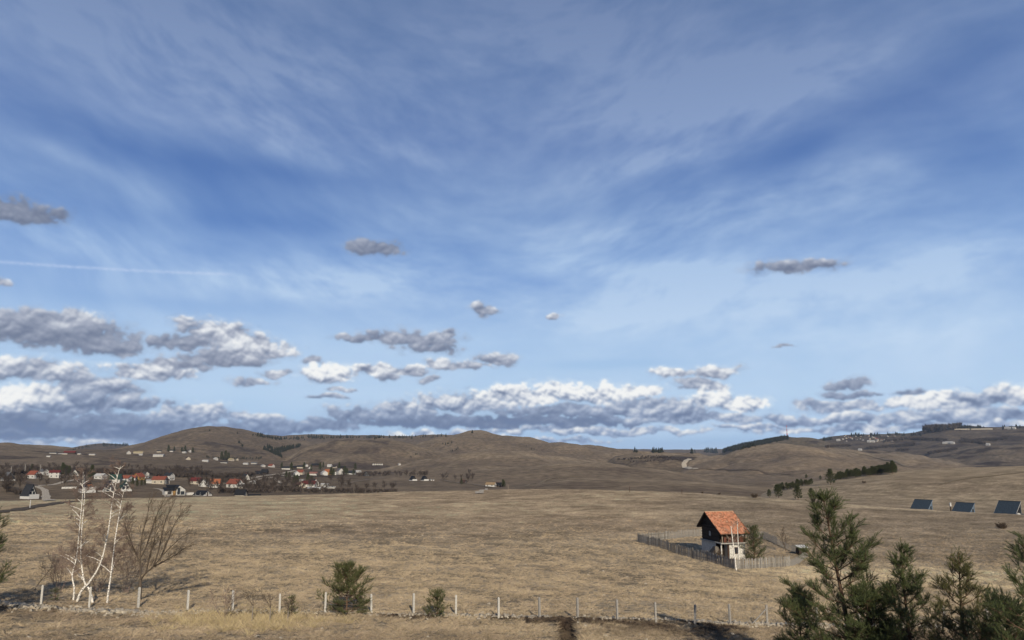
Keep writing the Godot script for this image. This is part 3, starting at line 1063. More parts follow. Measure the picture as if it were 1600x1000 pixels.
func tuft_mesh(blades: int, h: float, spread: float, sd: int, m: Material) -> ArrayMesh:
	var g := RandomNumberGenerator.new()
	g.seed = sd
	var b := MB.new()
	for k in blades:
		var a := g.randf() * TAU
		var p := Vector3(cos(a), 0, sin(a)) * g.randf() * spread * 0.6
		var o := Vector3(cos(a + g.randfn(0, 0.8)) * g.randf_range(0.15, 1.0) * spread * 1.4, h * g.randf_range(0.4, 1.0), sin(a + g.randfn(0, 0.8)) * g.randf_range(0.15, 1.0) * spread * 1.4)
		var s := o.cross(Vector3(cos(a * 3.0), 0.2, sin(a * 3.0))).normalized() * 0.007
		var v := g.randf_range(0.7, 1.0)
		b.col = Color(v, v * g.randf_range(0.93, 1.0), v * g.randf_range(0.8, 1.0))
		b.tri(p - s, p + s, p + o)
	return b.mesh(m)

func grass() -> void:
	var kinds := [tuft_mesh(26, 0.13, 0.15, 61, M.straw), tuft_mesh(30, 0.19, 0.17, 62, M.straw), tuft_mesh(22, 0.11, 0.20, 63, M.straw)]
	var ts := [[], [], []]
	var cs := [[], [], []]
	for q in 170000:
		var u := rng.randf()
		var r := lerpf(37.0, 168.0, pow(u, 1.35))
		var az := rng.randf_range(-36.5, 36.5)
		var X := sin(deg_to_rad(az)) * r
		var Z := -cos(deg_to_rad(az)) * r
		var a: float = nz.tone.get_noise_2d(X * 0.7, Z * 0.55)
		var d: float = nz.clump.get_noise_2d(X * 0.8 + 50.0, Z * 0.55)
		if rng.randf() > (0.62 + a * 0.7 + d * 0.6) * smoothstep(168.0, 80.0, r):
			continue
		var k := find_cell(col_az, az)
		var c: Color = grid_c[k][find_cell(row_r, r)]
		if c.r < 0.17:
			continue
		var kind := rng.randi() % 3
		var s := rng.randf_range(0.7, 1.35)
		ts[kind].append(Transform3D(Basis(Vector3.UP, rng.randf() * TAU) * Basis.from_scale(Vector3(s, s * rng.randf_range(0.7, 1.2), s)), Vector3(X, ground(X, Z) - 0.01, Z)))
		var v := rng.randf_range(0.50, 0.72)
		cs[kind].append(Color(c.r * v * 0.97, c.g * v * 1.0, c.b * v * 1.08))
	for k in 3:
		var o := scatter("dry_grass", kinds[k], ts[k], self, cs[k])
		tag(o, "short dry tan grass tufts over the pasture and verge", "grass", "", "stuff")
	# a ragged patch of long pale grass in front of the saplings
	var long := tuft_mesh(30, 0.42, 0.32, 64, M.straw)
	var lt := []
	var lc := []
	for q in 330:
		var p := spot(rng.randfn(385, 70), rng.randfn(972, 8.0))
		lt.append(Transform3D(Basis(Vector3.UP, rng.randf() * TAU) * Basis.from_scale(Vector3.ONE * rng.randf_range(0.6, 1.25)), p))
		var v := rng.randf_range(0.8, 1.1)
		lc.append(Color(0.50 * v, 0.41 * v, 0.25 * v))
	var lo := scatter("long_grass", long, lt, self, lc)
	tag(lo, "patch of longer pale straw grass in front of the saplings", "grass", "", "stuff")

func near_plants() -> void:
	var b0 := spot(114.4, 938)
	birch([[114.4, 938], [116, 920], [113, 898], [120, 868], [125.4, 813], [129, 772], [130, 737]], b0, 0.075, 0.5, "leftmost slender white birch with a dark crooked foot", 30)
	birch([[146, 942], [140, 922], [131.5, 908], [126.5, 868], [128, 824], [132, 780], [132, 742]], spot(146, 942), 0.09, -0.4, "white birch with a bent foot leaning left behind a post", 30)
	birch([[116.6, 940], [128, 922], [141, 908], [158, 877], [169.4, 828], [176, 780], [184, 742], [189, 727]], spot(119, 940), 0.095, 0.6, "tallest white birch sweeping from lower left to upper right", 34)
	birch([[167, 943], [170, 920], [173, 900], [180, 842], [187, 800], [191, 778], [195, 764]], spot(167, 943), 0.075, 0.3, "straight white birch standing apart right of the crossed trunks", 26)
	# the leaning tree right of the birches
	var base := spot(217.5, 938)
	var t := thing("leaning_tree", "bare grey-brown tree with boughs swept to the right by the white post", "tree", base)
	var mb := MB.new()
	var fine := MB.new()
	var tr := MB.new()
	var root := Vector3(0, -0.15, 0)
	var fork: Vector3 = up_at(219.5, 906, base) - base
	tr.tube(smooth_path([root, root.lerp(fork, 0.5) + Vector3(0.02, 0, 0), fork], 3), [0.12, 0.115, 0.11, 0.105, 0.105, 0.10, 0.10], 8)
	part("trunk", tr, M.grey_bark, t)
	var sp := {"thin": 0.0058, "wild": 0.10, "rise": 0.02, "wind": Vector3(0.055, 0.0, 0.0), "kids": [0, 6, 7, 6], "from": 0.15, "angle": 0.55, "ratio": 0.5}
	for L in [
		[[219.5, 906], [219, 880], [219.5, 858], [222, 836], [229, 812], [233, 790]], [[219.5, 906], [228, 895], [240, 885], [251, 871], [265, 856], [281, 842], [294, 834]], [[240, 885], [247, 862], [253, 835], [260, 810], [273, 784]],
		[[219, 872], [228, 855], [236, 830], [245, 805], [254, 787]], [[251, 871], [262, 845], [272, 820], [283, 803]], [[219, 880], [210, 860], [203, 842], [197, 826]], [[240, 885], [258, 876], [275, 866], [290, 855]], [[228, 895], [234, 868], [241, 845], [243, 815]],
	]:
		var pts := []
		for k in L.size():
			pts.append(up_at(L[k][0], L[k][1], base, sin(L[0][0] + L[2][1]) * 0.22 * k) - base)
		var path := smooth_path(pts, 3)
		var rs := PackedFloat32Array()
		for k in path.size():
			rs.append(lerpf(0.058, 0.010, float(k) / path.size()))
		mb.tube(path, rs, 5)
		for k in 20:
			var u := lerpf(0.15, 1.0, (k + rng.randf()) / 20.0)
			var at := along(path, u)
			var fw := (along(path, u + 0.05) - along(path, u - 0.05)).normalized()
			wander(fine, at, fw.rotated(fw.cross(Vector3(rng.randfn(0, 1), rng.randfn(0, 1), rng.randfn(0, 1))).normalized(), 0.6 * rng.randf_range(0.5, 1.2)), rng.randf_range(0.5, 1.1), 0.012, 2, {"thin": 0.0052, "wild": 0.10, "rise": 0.05, "wind": Vector3(0.05, 0, 0), "kids": [0, 4, 5], "from": 0.2, "angle": 0.5, "ratio": 0.55})
	part("boughs", mb, M.grey_bark, t)
	part("twigs", fine, M.twig_brown, t).set_meta("kind", "stuff")
	# thin bare shrubs round the birches
	var sh := {"thin": 0.0052, "thick": 0.016, "wild": 0.12, "rise": 0.03, "wind": Vector3(0.02, 0, 0), "kids": [0, 4, 5, 6], "from": 0.2, "angle": 0.55, "ratio": 0.55}
	bush("bare_shrub", "thin brown bare shrub behind the leftmost birch", spot(92, 925), 8, 2.6, sh, M.twig_purple, 0.45)
	bush("bare_shrub", "brown bare shrub between the crossed birch trunks", spot(152, 925), 9, 2.7, sh, M.twig_purple, 0.45)
	bush("bare_shrub", "brown bare shrub between the straight birch and the leaning tree", spot(196, 926), 9, 2.8, sh, M.twig_purple, 0.4)
	bush("bare_shrub", "thin bare sapling left of the first white fence post", spot(52, 922), 1, 2.4, {"thin": 0.0052, "thick": 0.03, "wild": 0.13, "rise": 0.02, "wind": Vector3(0.03, 0, 0), "kids": [0, 3, 4, 6], "from": 0.3, "angle": 0.6, "ratio": 0.55}, M.twig_brown, 0.6)
	var sap := {"thin": 0.0052, "thick": 0.018, "wild": 0.11, "rise": 0.01, "wind": Vector3(0.01, 0, 0), "kids": [0, 4, 4, 5], "from": 0.35, "angle": 0.6, "ratio": 0.5}
	bush("bare_shrub", "wide bare reddish shrub with pale feet beside the fourth post", spot(349, 966), 5, 1.9, sap, M.twig_purple, 0.65)
	for q in [[393, 974, "bare sapling with a straight pale stem in the long grass", 1.7], [421, 973, "bare sapling just left of the tall sixth fence post", 1.6], [449, 972, "small bare sapling left of the big round pine", 1.3]]:
		var at := spot(q[0], q[1])
		var s := thing("sapling", q[2], "tree", at)
		var st := MB.new()
		st.tube([Vector3(0, -0.1, 0), Vector3(0.02, q[3] * 0.3, 0), Vector3(0.03, q[3] * 0.55, 0.02)], [0.035, 0.03, 0.022], 6)
		part("stem", st, M.pale_stem, s)
		var cr := MB.new()
		for k in 7:
			var a := rng.randf() * TAU
			wander(cr, Vector3(0.03, q[3] * rng.randf_range(0.45, 0.55), 0.02), Vector3(cos(a) * 0.8, 1, sin(a) * 0.8), q[3] * 0.5, 0.013, 2, sap)
		part("twigs", cr, M.twig_brown, s)
	# pines
	pine("round bushy pine about three metres tall beside the fence", spot(541, 959), 2.6, {"spread": 1.6, "shape": 0.50, "bare": 0.02, "step": 0.21, "dens": 1.5, "gaps": 0.04, "warm": 1.12, "shoot": 0.32})
	pine("small dense pine at the fence right of the round pine", spot(683, 964), 1.4, {"spread": 0.85, "shape": 0.6, "bare": 0.02, "step": 0.16, "dens": 1.2, "shoot": 0.24, "gaps": 0.03, "warm": 1.1})
	pine("knee-high sparse pine seedling between saplings and round pine", spot(455, 962), 0.95, {"spread": 0.5, "shape": 0.7, "bare": 0.05, "step": 0.2, "dens": 0.8, "shoot": 0.22, "warm": 1.1})
	pine("tiny pine seedling under the leftmost birch", spot(86, 938), 0.6, {"spread": 0.3, "shape": 0.7, "bare": 0.05, "step": 0.18, "dens": 0.7, "shoot": 0.2})
	var a: Vector3 = aim(1312, 36.5)
	pine("tallest young pine leaning left, its orange trunk showing through gaps", a, tip(1283, 772, a), {"spread": 3.1, "shape": 0.72, "bare": 0.13, "lean": Vector3(-0.10, 0, 0), "step": 0.62, "gaps": 0.24, "dens": 2.5, "shoot": 0.34})
	a = aim(1402, 36.0)
	pine("open-crowned young pine with a bare leader, middle of the pine row", a, tip(1392, 852, a), {"spread": 2.7, "shape": 0.85, "bare": 0.10, "lean": Vector3(-0.02, 0, 0), "step": 0.50, "gaps": 0.16, "dens": 2.4, "shoot": 0.33})
	a = aim(1484, 35.0)
	pine("thin yellowish young pine with sparse upturned shoots", a, tip(1476, 862, a), {"spread": 2.6, "shape": 0.85, "bare": 0.10, "step": 0.48, "gaps": 0.2, "dens": 1.9, "warm": 1.25, "shoot": 0.32})
	a = aim(1604, 30.0)
	pine("dark young pine cut off by the right edge", a, tip(1594, 832, a), {"spread": 2.4, "shape": 0.55, "bare": 0.10, "step": 0.55, "gaps": 0.20, "shoot": 0.37, "dens": 1.7})
	a = aim(1236, 39.0)
	pine("low spreading pine at the left end of the pine row", a, tip(1228, 928, a), {"spread": 1.4, "shape": 0.5, "bare": 0.05, "step": 0.24, "dens": 1.5, "shoot": 0.34})
	a = aim(1340, 36.0)
	pine("low bushy pine in front of the tallest pine's foot", a, tip(1340, 930, a), {"spread": 1.9, "shape": 0.42, "bare": 0.05, "step": 0.26, "dens": 1.4, "shoot": 0.36})
	a = aim(1548, 33.0)
	pine("low bushy pine before the right edge pine", a, tip(1548, 940, a), {"spread": 1.8, "shape": 0.42, "bare": 0.05, "step": 0.26, "dens": 1.3, "shoot": 0.36})
	a = aim(-34, 50.0)
	pine("big pine mostly outside the left edge, one bough showing", a, tip(-34, 772, a), {"spread": 2.2, "shape": 0.45, "bare": 0.12, "step": 0.38, "dens": 1.5, "shoot": 0.4})

# ---------------------------------------------------------------- along the wire fence
func fence_line() -> void:
	var posts := [[63.8, 948, "leftmost white concrete fence post, left of the birches"], [139, 950, "white fence post in front of the bent birch foot"], [215.6, 950, "white fence post in front of the leaning tree's trunk"], [292.6, 955, "white fence post on open ground right of the leaning tree"], [363.4, 955, "pale fence post beside the wide reddish shrub"], [436.6, 959, "tallest pale fence post, between saplings and round pine"], [508, 959, "pale fence post half hidden at the left of the round pine"], [580, 959, "pale fence post just right of the round pine"], [646, 959, "leaning thin fence post left of the small dense pine"], [712.5, 961, "pale fence post right of the small dense pine"], [779, 965, "pale fence post at the left end of the white rubble patch"], [843, 965, "grey fence post left of the dark trench"], [902.6, 966, "grey fence post right of the dark trench"], [964.5, 969, "grey fence post second right of the trench"], [1025, 974, "grey fence post third right of the trench"], [1086, 976, "slim grey fence post fourth right of the trench"], [1141, 976, "leaning grey fence post left of the braced end post"]]
	var proto: Node3D = null
	var at := []
	for k in posts.size():
		var p := spot(posts[k][0], posts[k][1])
		at.append(p)
		var b := MB.new()
		var h := rng.randf_range(1.05, 1.2)
		var w := 0.055
		b.box(Vector3(-w, -0.25, -w), Vector3(w, h - 0.06, w))
		b.quad(Vector3(-w, h - 0.06, w), Vector3(w, h - 0.06, w), Vector3(w * 0.5, h, w * 0.5), Vector3(-w * 0.5, h, w * 0.5))
		b.quad(Vector3(w, h - 0.06, w), Vector3(w, h - 0.06, -w), Vector3(w * 0.5, h, -w * 0.5), Vector3(w * 0.5, h, w * 0.5))
		b.quad(Vector3(w, h - 0.06, -w), Vector3(-w, h - 0.06, -w), Vector3(-w * 0.5, h, -w * 0.5), Vector3(w * 0.5, h, -w * 0.5))
		b.quad(Vector3(-w, h - 0.06, -w), Vector3(-w, h - 0.06, w), Vector3(-w * 0.5, h, w * 0.5), Vector3(-w * 0.5, h, -w * 0.5))
		b.quad(Vector3(-w * 0.5, h, w * 0.5), Vector3(w * 0.5, h, w * 0.5), Vector3(w * 0.5, h, -w * 0.5), Vector3(-w * 0.5, h, -w * 0.5))
		var o := part("fence_post", b, M.post_white if k < 11 else M.post_grey, self)
		o.position = p
		o.rotation = Vector3(rng.randfn(0, 0.02), rng.randf(), rng.randfn(0, 0.022))
		tag(o, posts[k][2], "fence post", "posts of the wire fence")
	var p := spot(1199, 976)
	at.append(p)
	var end := thing("braced_post", "end post of the wire fence with a slanting grey brace", "fence post", p, 0.0, "posts of the wire fence")
	boxpart("post", Vector3(-0.055, -0.2, -0.055), Vector3(0.055, 1.15, 0.055), M.post_grey, end)
	var br := MB.new()
	br.tube([Vector3(-1.05, -0.1, 0.0), Vector3(-0.03, 0.95, 0.062)], [0.045, 0.04], 5)
	part("brace", br, M.post_grey, end)
	for q in [1262, 1326, 1390, 1455, 1520]:
		var s := aim(q, fence_r(q))
		at.append(s)
		var o := boxpart("fence_post", Vector3(-0.055, -0.25, -0.055), Vector3(0.055, 1.2, 0.055), M.post_grey, self)
		o.position = s
		tag(o, "grey fence post behind the row of young pines", "fence post", "fence posts behind the pines")
	at.push_front(aim(-40, fence_r(0) + 0.5))
	# sheep netting: thin wires between the posts
	var w := MB.new()
	for k in at.size() - 1:
		var a: Vector3 = at[k]
		var b: Vector3 = at[k + 1]
		for hgt in [0.12, 0.32, 0.54, 0.78, 1.06]:
			w.tube([a + Vector3(0, hgt, 0), a.lerp(b, 0.5) + Vector3(0, hgt - 0.02, 0), b + Vector3(0, hgt, 0)], [0.0022, 0.0022, 0.0022], 3)
		for j in range(1, 14):
			var q := a.lerp(b, j / 14.0)
			w.tube([q + Vector3(0, 0.12, 0), q + Vector3(0, 1.05, 0)], [0.0018, 0.0018], 3)
	var o := part("wire_netting", w, M.wire, self)
	tag(o, "thin wire netting strung along the fence posts", "wire netting")
	# a rough pale footing of lime and rubble under the netting
	var f := MB.new()
	var prev := []
	var px := -20.0
	var stones := []
	while px < 1640.0:
		var r := fence_r(px)
		var wid: float = 0.22 + 0.20 * smoothstep(260, 180, px) + 0.14 * nz.tone2.get_noise_2d(px * 0.9, 7.0) + 0.16 * smoothstep(760, 1000, px) - 0.08 * smoothstep(200, 420, px) * smoothstep(760, 640, px)
		var tall: float = 0.09 + 0.12 * nz.clump.get_noise_2d(px * 1.3, 90.0) + 0.04 * smoothstep(240, 60, px)
		var broken: float = nz.tone2.get_noise_2d(px * 1.1, 300.0) + nz.clump.get_noise_2d(px * 1.4, 3.0) * 0.5
		if px > 250 and px < 760 and broken < 0.10:
			tall = 0.015
		elif px > 860 and px < 930:
			tall = -0.06
		var row := []
		for off in [[-0.5, -0.15], [-0.42, 0.75], [-0.1, 1.0], [0.25, 0.92], [0.46, 0.6], [0.52, -0.15]]:
			var p0 := aim(px, r + off[0] * wid * 2.2 + 0.12)
			p0 += Vector3(rng.randfn(0, 0.03), tall * off[1] + rng.randfn(0, 0.035), rng.randfn(0, 0.05))
			row.append(p0)
		if prev.size() > 0:
			for k in 5:
				f.quad(prev[k], row[k], row[k + 1], prev[k + 1])
		prev = row
		for rep in 3:
			if rng.randf() < 0.7 and (tall > 0 or rng.randf() < 0.3):
				stones.append(aim(px + rng.randfn(0, 3), r + rng.randfn(-0.1, 0.45)))
		px += 2.6
	tag(part("stone_footing", f, M.lime, self), "rough pale stone footing running along the wire fence", "footing", "", "structure")
	var ts := []
	for s in stones:
		ts.append(Transform3D(Basis.from_euler(Vector3(rng.randf(), rng.randf() * 6.0, rng.randf())) * Basis.from_scale(Vector3(rng.randf_range(0.05, 0.16), rng.randf_range(0.04, 0.09), rng.randf_range(0.05, 0.13))), s + Vector3(0, 0.02, 0)))
	for q in 130:
		var s := spot(rng.randf_range(0, 1250), 700.0 + 270.0 * pow(rng.randf(), 0.6) + 100.0)
		ts.append(Transform3D(Basis.from_euler(Vector3(rng.randf(), rng.randf() * 6.0, rng.randf())) * Basis.from_scale(Vector3(0.14, 0.09, 0.11) * rng.randf_range(0.5, 1.3)), s))
	tag(scatter("stones", stone_mesh(), ts, self), "loose pale stones along the fence and in the pasture", "stones", "", "stuff")
	# clods of turned earth on the dark strip
	var ct := []
	for q in 520:
		var x := rng.randf_range(560, 1600) if q % 3 else rng.randf_range(840, 1200)
		var s := aim(x, fence_r(x) - absf(rng.randfn(0.6, 1.1)) - 0.25)
		var c: Color = grid_c[find_cell(col_az, rad_to_deg(atan2(s.x, -s.z)))][find_cell(row_r, Vector2(s.x, s.z).length())]
		if c.r < 0.22 and near_line(Vector2(s.x, s.z), TRENCH) > 1.0:
			ct.append(Transform3D(Basis.from_euler(Vector3(rng.randf(), rng.randf() * 6.0, rng.randf())) * Basis.from_scale(Vector3(0.13, 0.07, 0.11) * rng.randf_range(0.4, 1.3)), s))
	var clod := stone_mesh()
	clod.surface_set_material(0, M.soil)
	tag(scatter("clods", clod, ct, self), "dark clods of turned earth along the fence strip", "soil", "", "stuff")

func stone_mesh() -> ArrayMesh:
	var b := MB.new()
	var p := []
	for k in 6:
		var a := TAU * k / 6.0
		p.append([Vector3(cos(a), -0.4, sin(a)), Vector3(cos(a + 0.3) * 0.85, 0.35 + 0.2 * sin(k * 2.4), sin(a + 0.3) * 0.85)])
	for k in 6:
		var n := (k + 1) % 6
		b.quad(p[n][0], p[k][0], p[k][1], p[n][1])
		b.tri(p[n][1], p[k][1], Vector3(0.1, 0.85, 0.05))
	return b.mesh(M.lime)

# ---------------------------------------------------------------- the cottage in its paddock
func cottage() -> void:
	var base := spot(1131, 869)
	var t := thing("log_cottage", "small log cottage with orange tiled roof and white plastered ground floor", "cottage", base, deg_to_rad(-76.0))
	t.scale = Vector3(0.95, 0.85, 0.95)
	var g := -0.6
	# ground floor: stone, plastered; front porch recess at the corner
	var wl := MB.new()
	wl.box(Vector3(-2.75, g, -1.75), Vector3(1.2, 2.15, 1.75))
	wl.box(Vector3(1.2, g, -1.75), Vector3(2.55, 2.149, 0.55))
	part("plastered_wall", wl, M.plaster_old, t)
	boxpart("porch_back", Vector3(1.2, 0.0, 0.551), Vector3(1.23, 2.1, 1.74), M.dark_wood, t)
	var dr := boxpart("door", Vector3(1.231, 0.05, 0.75), Vector3(1.27, 1.85, 1.45), M.log_dark, t)
	boxpart("handle", Vector3(1.271, 0.95, 0.80), Vector3(1.31, 1.02, 0.86), M.metal_grey, dr)
	var wn := boxpart("window", Vector3(2.551, 0.75, -0.75), Vector3(2.58, 1.55, -0.15), M.glass_dark, t)
	var fr := MB.new()
	for q in [[-0.82, 0.68, -0.76, 1.62], [-0.15, 0.68, -0.09, 1.62], [-0.76, 1.56, -0.15, 1.62], [-0.76, 0.68, -0.15, 0.74], [-0.48, 0.74, -0.43, 1.56]]:
		fr.box(Vector3(2.552, q[1], q[0]), Vector3(2.60, q[3], q[2]))
	part("frame", fr, M.log_brown, wn)
	# outer stair wall along the gable, of bare stone
	var sw := MB.new()
	var sp := [Vector3(-0.6, g, 1.752), Vector3(1.9, g, 1.752), Vector3(1.9, 1.72, 1.752), Vector3(1.5, 1.75, 1.752), Vector3(-0.6, 0.15, 1.752)]
	for k in range(1, 4):
		sw.tri(sp[0] + Vector3(0, 0, 0.5), sp[k] + Vector3(0, 0, 0.5), sp[k + 1] + Vector3(0, 0, 0.5))
	for k in 5:
		sw.quad(sp[k], sp[(k + 1) % 5], sp[(k + 1) % 5] + Vector3(0, 0, 0.5), sp[k] + Vector3(0, 0, 0.5))
	part("stair_wall", sw, M.rubble, t)
	boxpart("porch_post", Vector3(2.38, 0.0, 1.60), Vector3(2.52, 2.1, 1.74), M.plaster_old, t)
	boxpart("porch_post", Vector3(2.38, 0.0, 0.62), Vector3(2.50, 2.1, 0.74), M.log_brown, t)
	# concrete floor slab that juts out as a gallery
	boxpart("gallery_slab", Vector3(-2.78, 2.152, -1.78), Vector3(2.95, 2.30, 1.95), M.concrete_old, t)
	# log walls: gable side, long side and the two hidden sides, every log a piece
	var y := 2.302
	var row := 0
	while y < 4.25:
		var hh := 0.205
		for s in [1, -1]:
			var l := MB.new()
			l.box(Vector3(-2.62 - 0.12 * (row % 2), y, s * 1.62 - 0.075), Vector3(1.95 + 0.12 * (row % 2), y + hh - 0.014, s * 1.62 + 0.075 + (0.012 * (row % 3)) * s))
			part("log", l, M.log_dark if row % 3 else M.log_black, t)
		for xx in [-2.55, 1.88]:
			var l := MB.new()
			l.box(Vector3(xx - 0.075, y + 0.01, -1.544), Vector3(xx + 0.075 + 0.012 * (row % 2), y + hh - 0.012, 1.544))
			part("log", l, M.log_brown if row % 3 else M.log_dark, t)
		y += hh
		row += 1
	# gallery boards and posts on the long side
	for k in 5:
		var z := -1.66 + 3.32 * k / 4.0
		boxpart("gallery_post", Vector3(2.70, 2.302, z - 0.06), Vector3(2.82, 4.02, z + 0.06), M.log_brown if k < 4 else M.pale_wood, t)
	for k in 15:
		var z := -1.56 + 0.20 * k
		if absf(fmod(z + 1.66, 0.83)) > 0.07:
			boxpart("board", Vector3(2.722, 2.34, z), Vector3(2.748, 3.08 if k % 2 else 3.05, z + 0.165), [M.log_brown, M.board_red, M.board_red][k % 3], t)
	boxpart("rail", Vector3(2.70, 3.09, -1.59), Vector3(2.80, 3.17, 1.59), M.log_brown, t)
	# gable: vertical dark boards under the roof, a tie beam, the pale two-light window
	var pk := Vector2(-0.85, 6.45)
	var gx := -2.6
	while gx < 2.5:
		var mid := gx + 0.12
		var top := (pk.y - (mid - pk.x) * 0.67) if mid > pk.x else pk.y - (pk.x - mid) * 0.93
		if top - 0.32 > 4.25:
			boxpart("gable_board", Vector3(gx, 4.252, 1.60), Vector3(gx + 0.225, top - 0.30, 1.64 + 0.01 * (int(gx * 10.0) & 1)), M.log_black, t)
			boxpart("gable_board", Vector3(gx, 4.252, -1.64), Vector3(gx + 0.225, top - 0.30, -1.60), M.log_black, t)
		gx += 0.235
	boxpart("tie_beam", Vector3(-3.05, 4.30, 1.66), Vector3(-0.2, 4.44, 1.80), M.log_dark, t)
	boxpart("tie_beam", Vector3(-1.4, 3.98, 1.72), Vector3(1.5, 4.06, 1.80), M.log_dark, t)
	var gw := boxpart("window", Vector3(-0.62, 2.95, 1.715), Vector3(-0.02, 3.70, 1.735), M.glass_dark, t)
	for q in [-0.55, -0.20]:
		boxpart("curtain", Vector3(q, 2.99, 1.737), Vector3(q + 0.14, 3.66, 1.745), M.plaster_white, gw)
	var gf := MB.new()
	for q in [[-0.70, 2.87, -0.62, 3.78], [-0.02, 2.87, 0.06, 3.78], [-0.62, 3.70, -0.02, 3.78], [-0.62, 2.87, -0.02, 2.95]]:
		gf.box(Vector3(q[0], q[1], 1.716), Vector3(q[2], q[3], 1.775))
	part("frame", gf, M.log_dark, gw)
	# roof: two decks, rows of clay tiles on them, ridge caps, barge boards
	var rf := Node3D.new()
	rf.name = "roof"
	t.add_child(rf)
	var eL := Vector2(-3.30, 4.10)
	var eR := Vector2(3.35, 3.62)
	var zz := 2.15
	var deck := MB.new()
	deck.slab(Vector3(pk.x, pk.y - 0.10, zz), Vector3(eR.x, eR.y - 0.10, zz), Vector3(eR.x, eR.y - 0.10, -zz), Vector3(pk.x, pk.y - 0.10, -zz), 0.07)
	deck.slab(Vector3(eL.x, eL.y - 0.10, zz), Vector3(pk.x, pk.y - 0.10, zz), Vector3(pk.x, pk.y - 0.10, -zz), Vector3(eL.x, eL.y - 0.10, -zz), 0.07)
	part("deck", deck, M.log_dark, rf)
	var tiles := MB.new()
	for side in [[pk, eR], [pk, eL]]:
		var a: Vector2 = side[0]
		var b: Vector2 = side[1]
		var along_v := b - a
		var ln := along_v.length()
		var dir := along_v / ln
		var nn := Vector2(-dir.y, dir.x) if dir.x > 0 else Vector2(dir.y, -dir.x)
		var rows := int(ln / 0.24)
		for q in rows:
			var sag := 0.05 * sin(PI * q / rows)
			for z in 22:
				var z0 := -zz + z * (2.0 * zz / 22.0)
				var up := 0.006 + rng.randf() * 0.022 - sag
				var u0 := a + dir * (q * ln / rows) + nn * up
				var u1 := a + dir * ((q + 1.18) * ln / rows) + nn * (up + 0.035)
				var tone := rng.randf_range(0.55, 1.12) * (0.6 if rng.randf() < 0.10 else 1.0)
				var grey := rng.randf() * 0.3
				tiles.col = Color(0.47, 0.185, 0.100).lerp(Color(0.34, 0.25, 0.17), grey * 1.3 + (0.35 if rng.randf() < 0.07 else 0.0)) * tone
				if dir.x > 0:
					tiles.slab(Vector3(u0.x, u0.y, z0 + 0.19), Vector3(u1.x, u1.y, z0 + 0.19), Vector3(u1.x, u1.y, z0), Vector3(u0.x, u0.y, z0), 0.02)
				else:
					tiles.slab(Vector3(u1.x, u1.y, z0 + 0.19), Vector3(u0.x, u0.y, z0 + 0.19), Vector3(u0.x, u0.y, z0), Vector3(u1.x, u1.y, z0), 0.02)
	part("roof_tiles", tiles, M.tile, rf).set_meta("kind", "stuff")
	var rc := MB.new()
	for z in 11:
		var z0 := -zz + z * 0.391
		rc.tube([Vector3(pk.x, pk.y + 0.0, z0), Vector3(pk.x, pk.y + 0.015, z0 + 0.42)], [0.085, 0.10], 7)
	part("ridge_caps", rc, M.ridge_cap, rf)
	for s in [-1, 1]:
		var bb := MB.new()
		bb.slab(Vector3(pk.x, pk.y + 0.02, s * (zz + 0.02) + 0.02), Vector3(eR.x, eR.y + 0.02, s * (zz + 0.02) + 0.02), Vector3(eR.x, eR.y + 0.02, s * (zz + 0.02) - 0.02), Vector3(pk.x, pk.y + 0.02, s * (zz + 0.02) - 0.02), 0.18)
		bb.slab(Vector3(eL.x, eL.y + 0.02, s * (zz + 0.02) + 0.02), Vector3(pk.x, pk.y + 0.02, s * (zz + 0.02) + 0.02), Vector3(pk.x, pk.y + 0.02, s * (zz + 0.02) - 0.02), Vector3(eL.x, eL.y + 0.02, s * (zz + 0.02) - 0.02), 0.18)
		part("barge_board", bb, M.log_dark, rf)

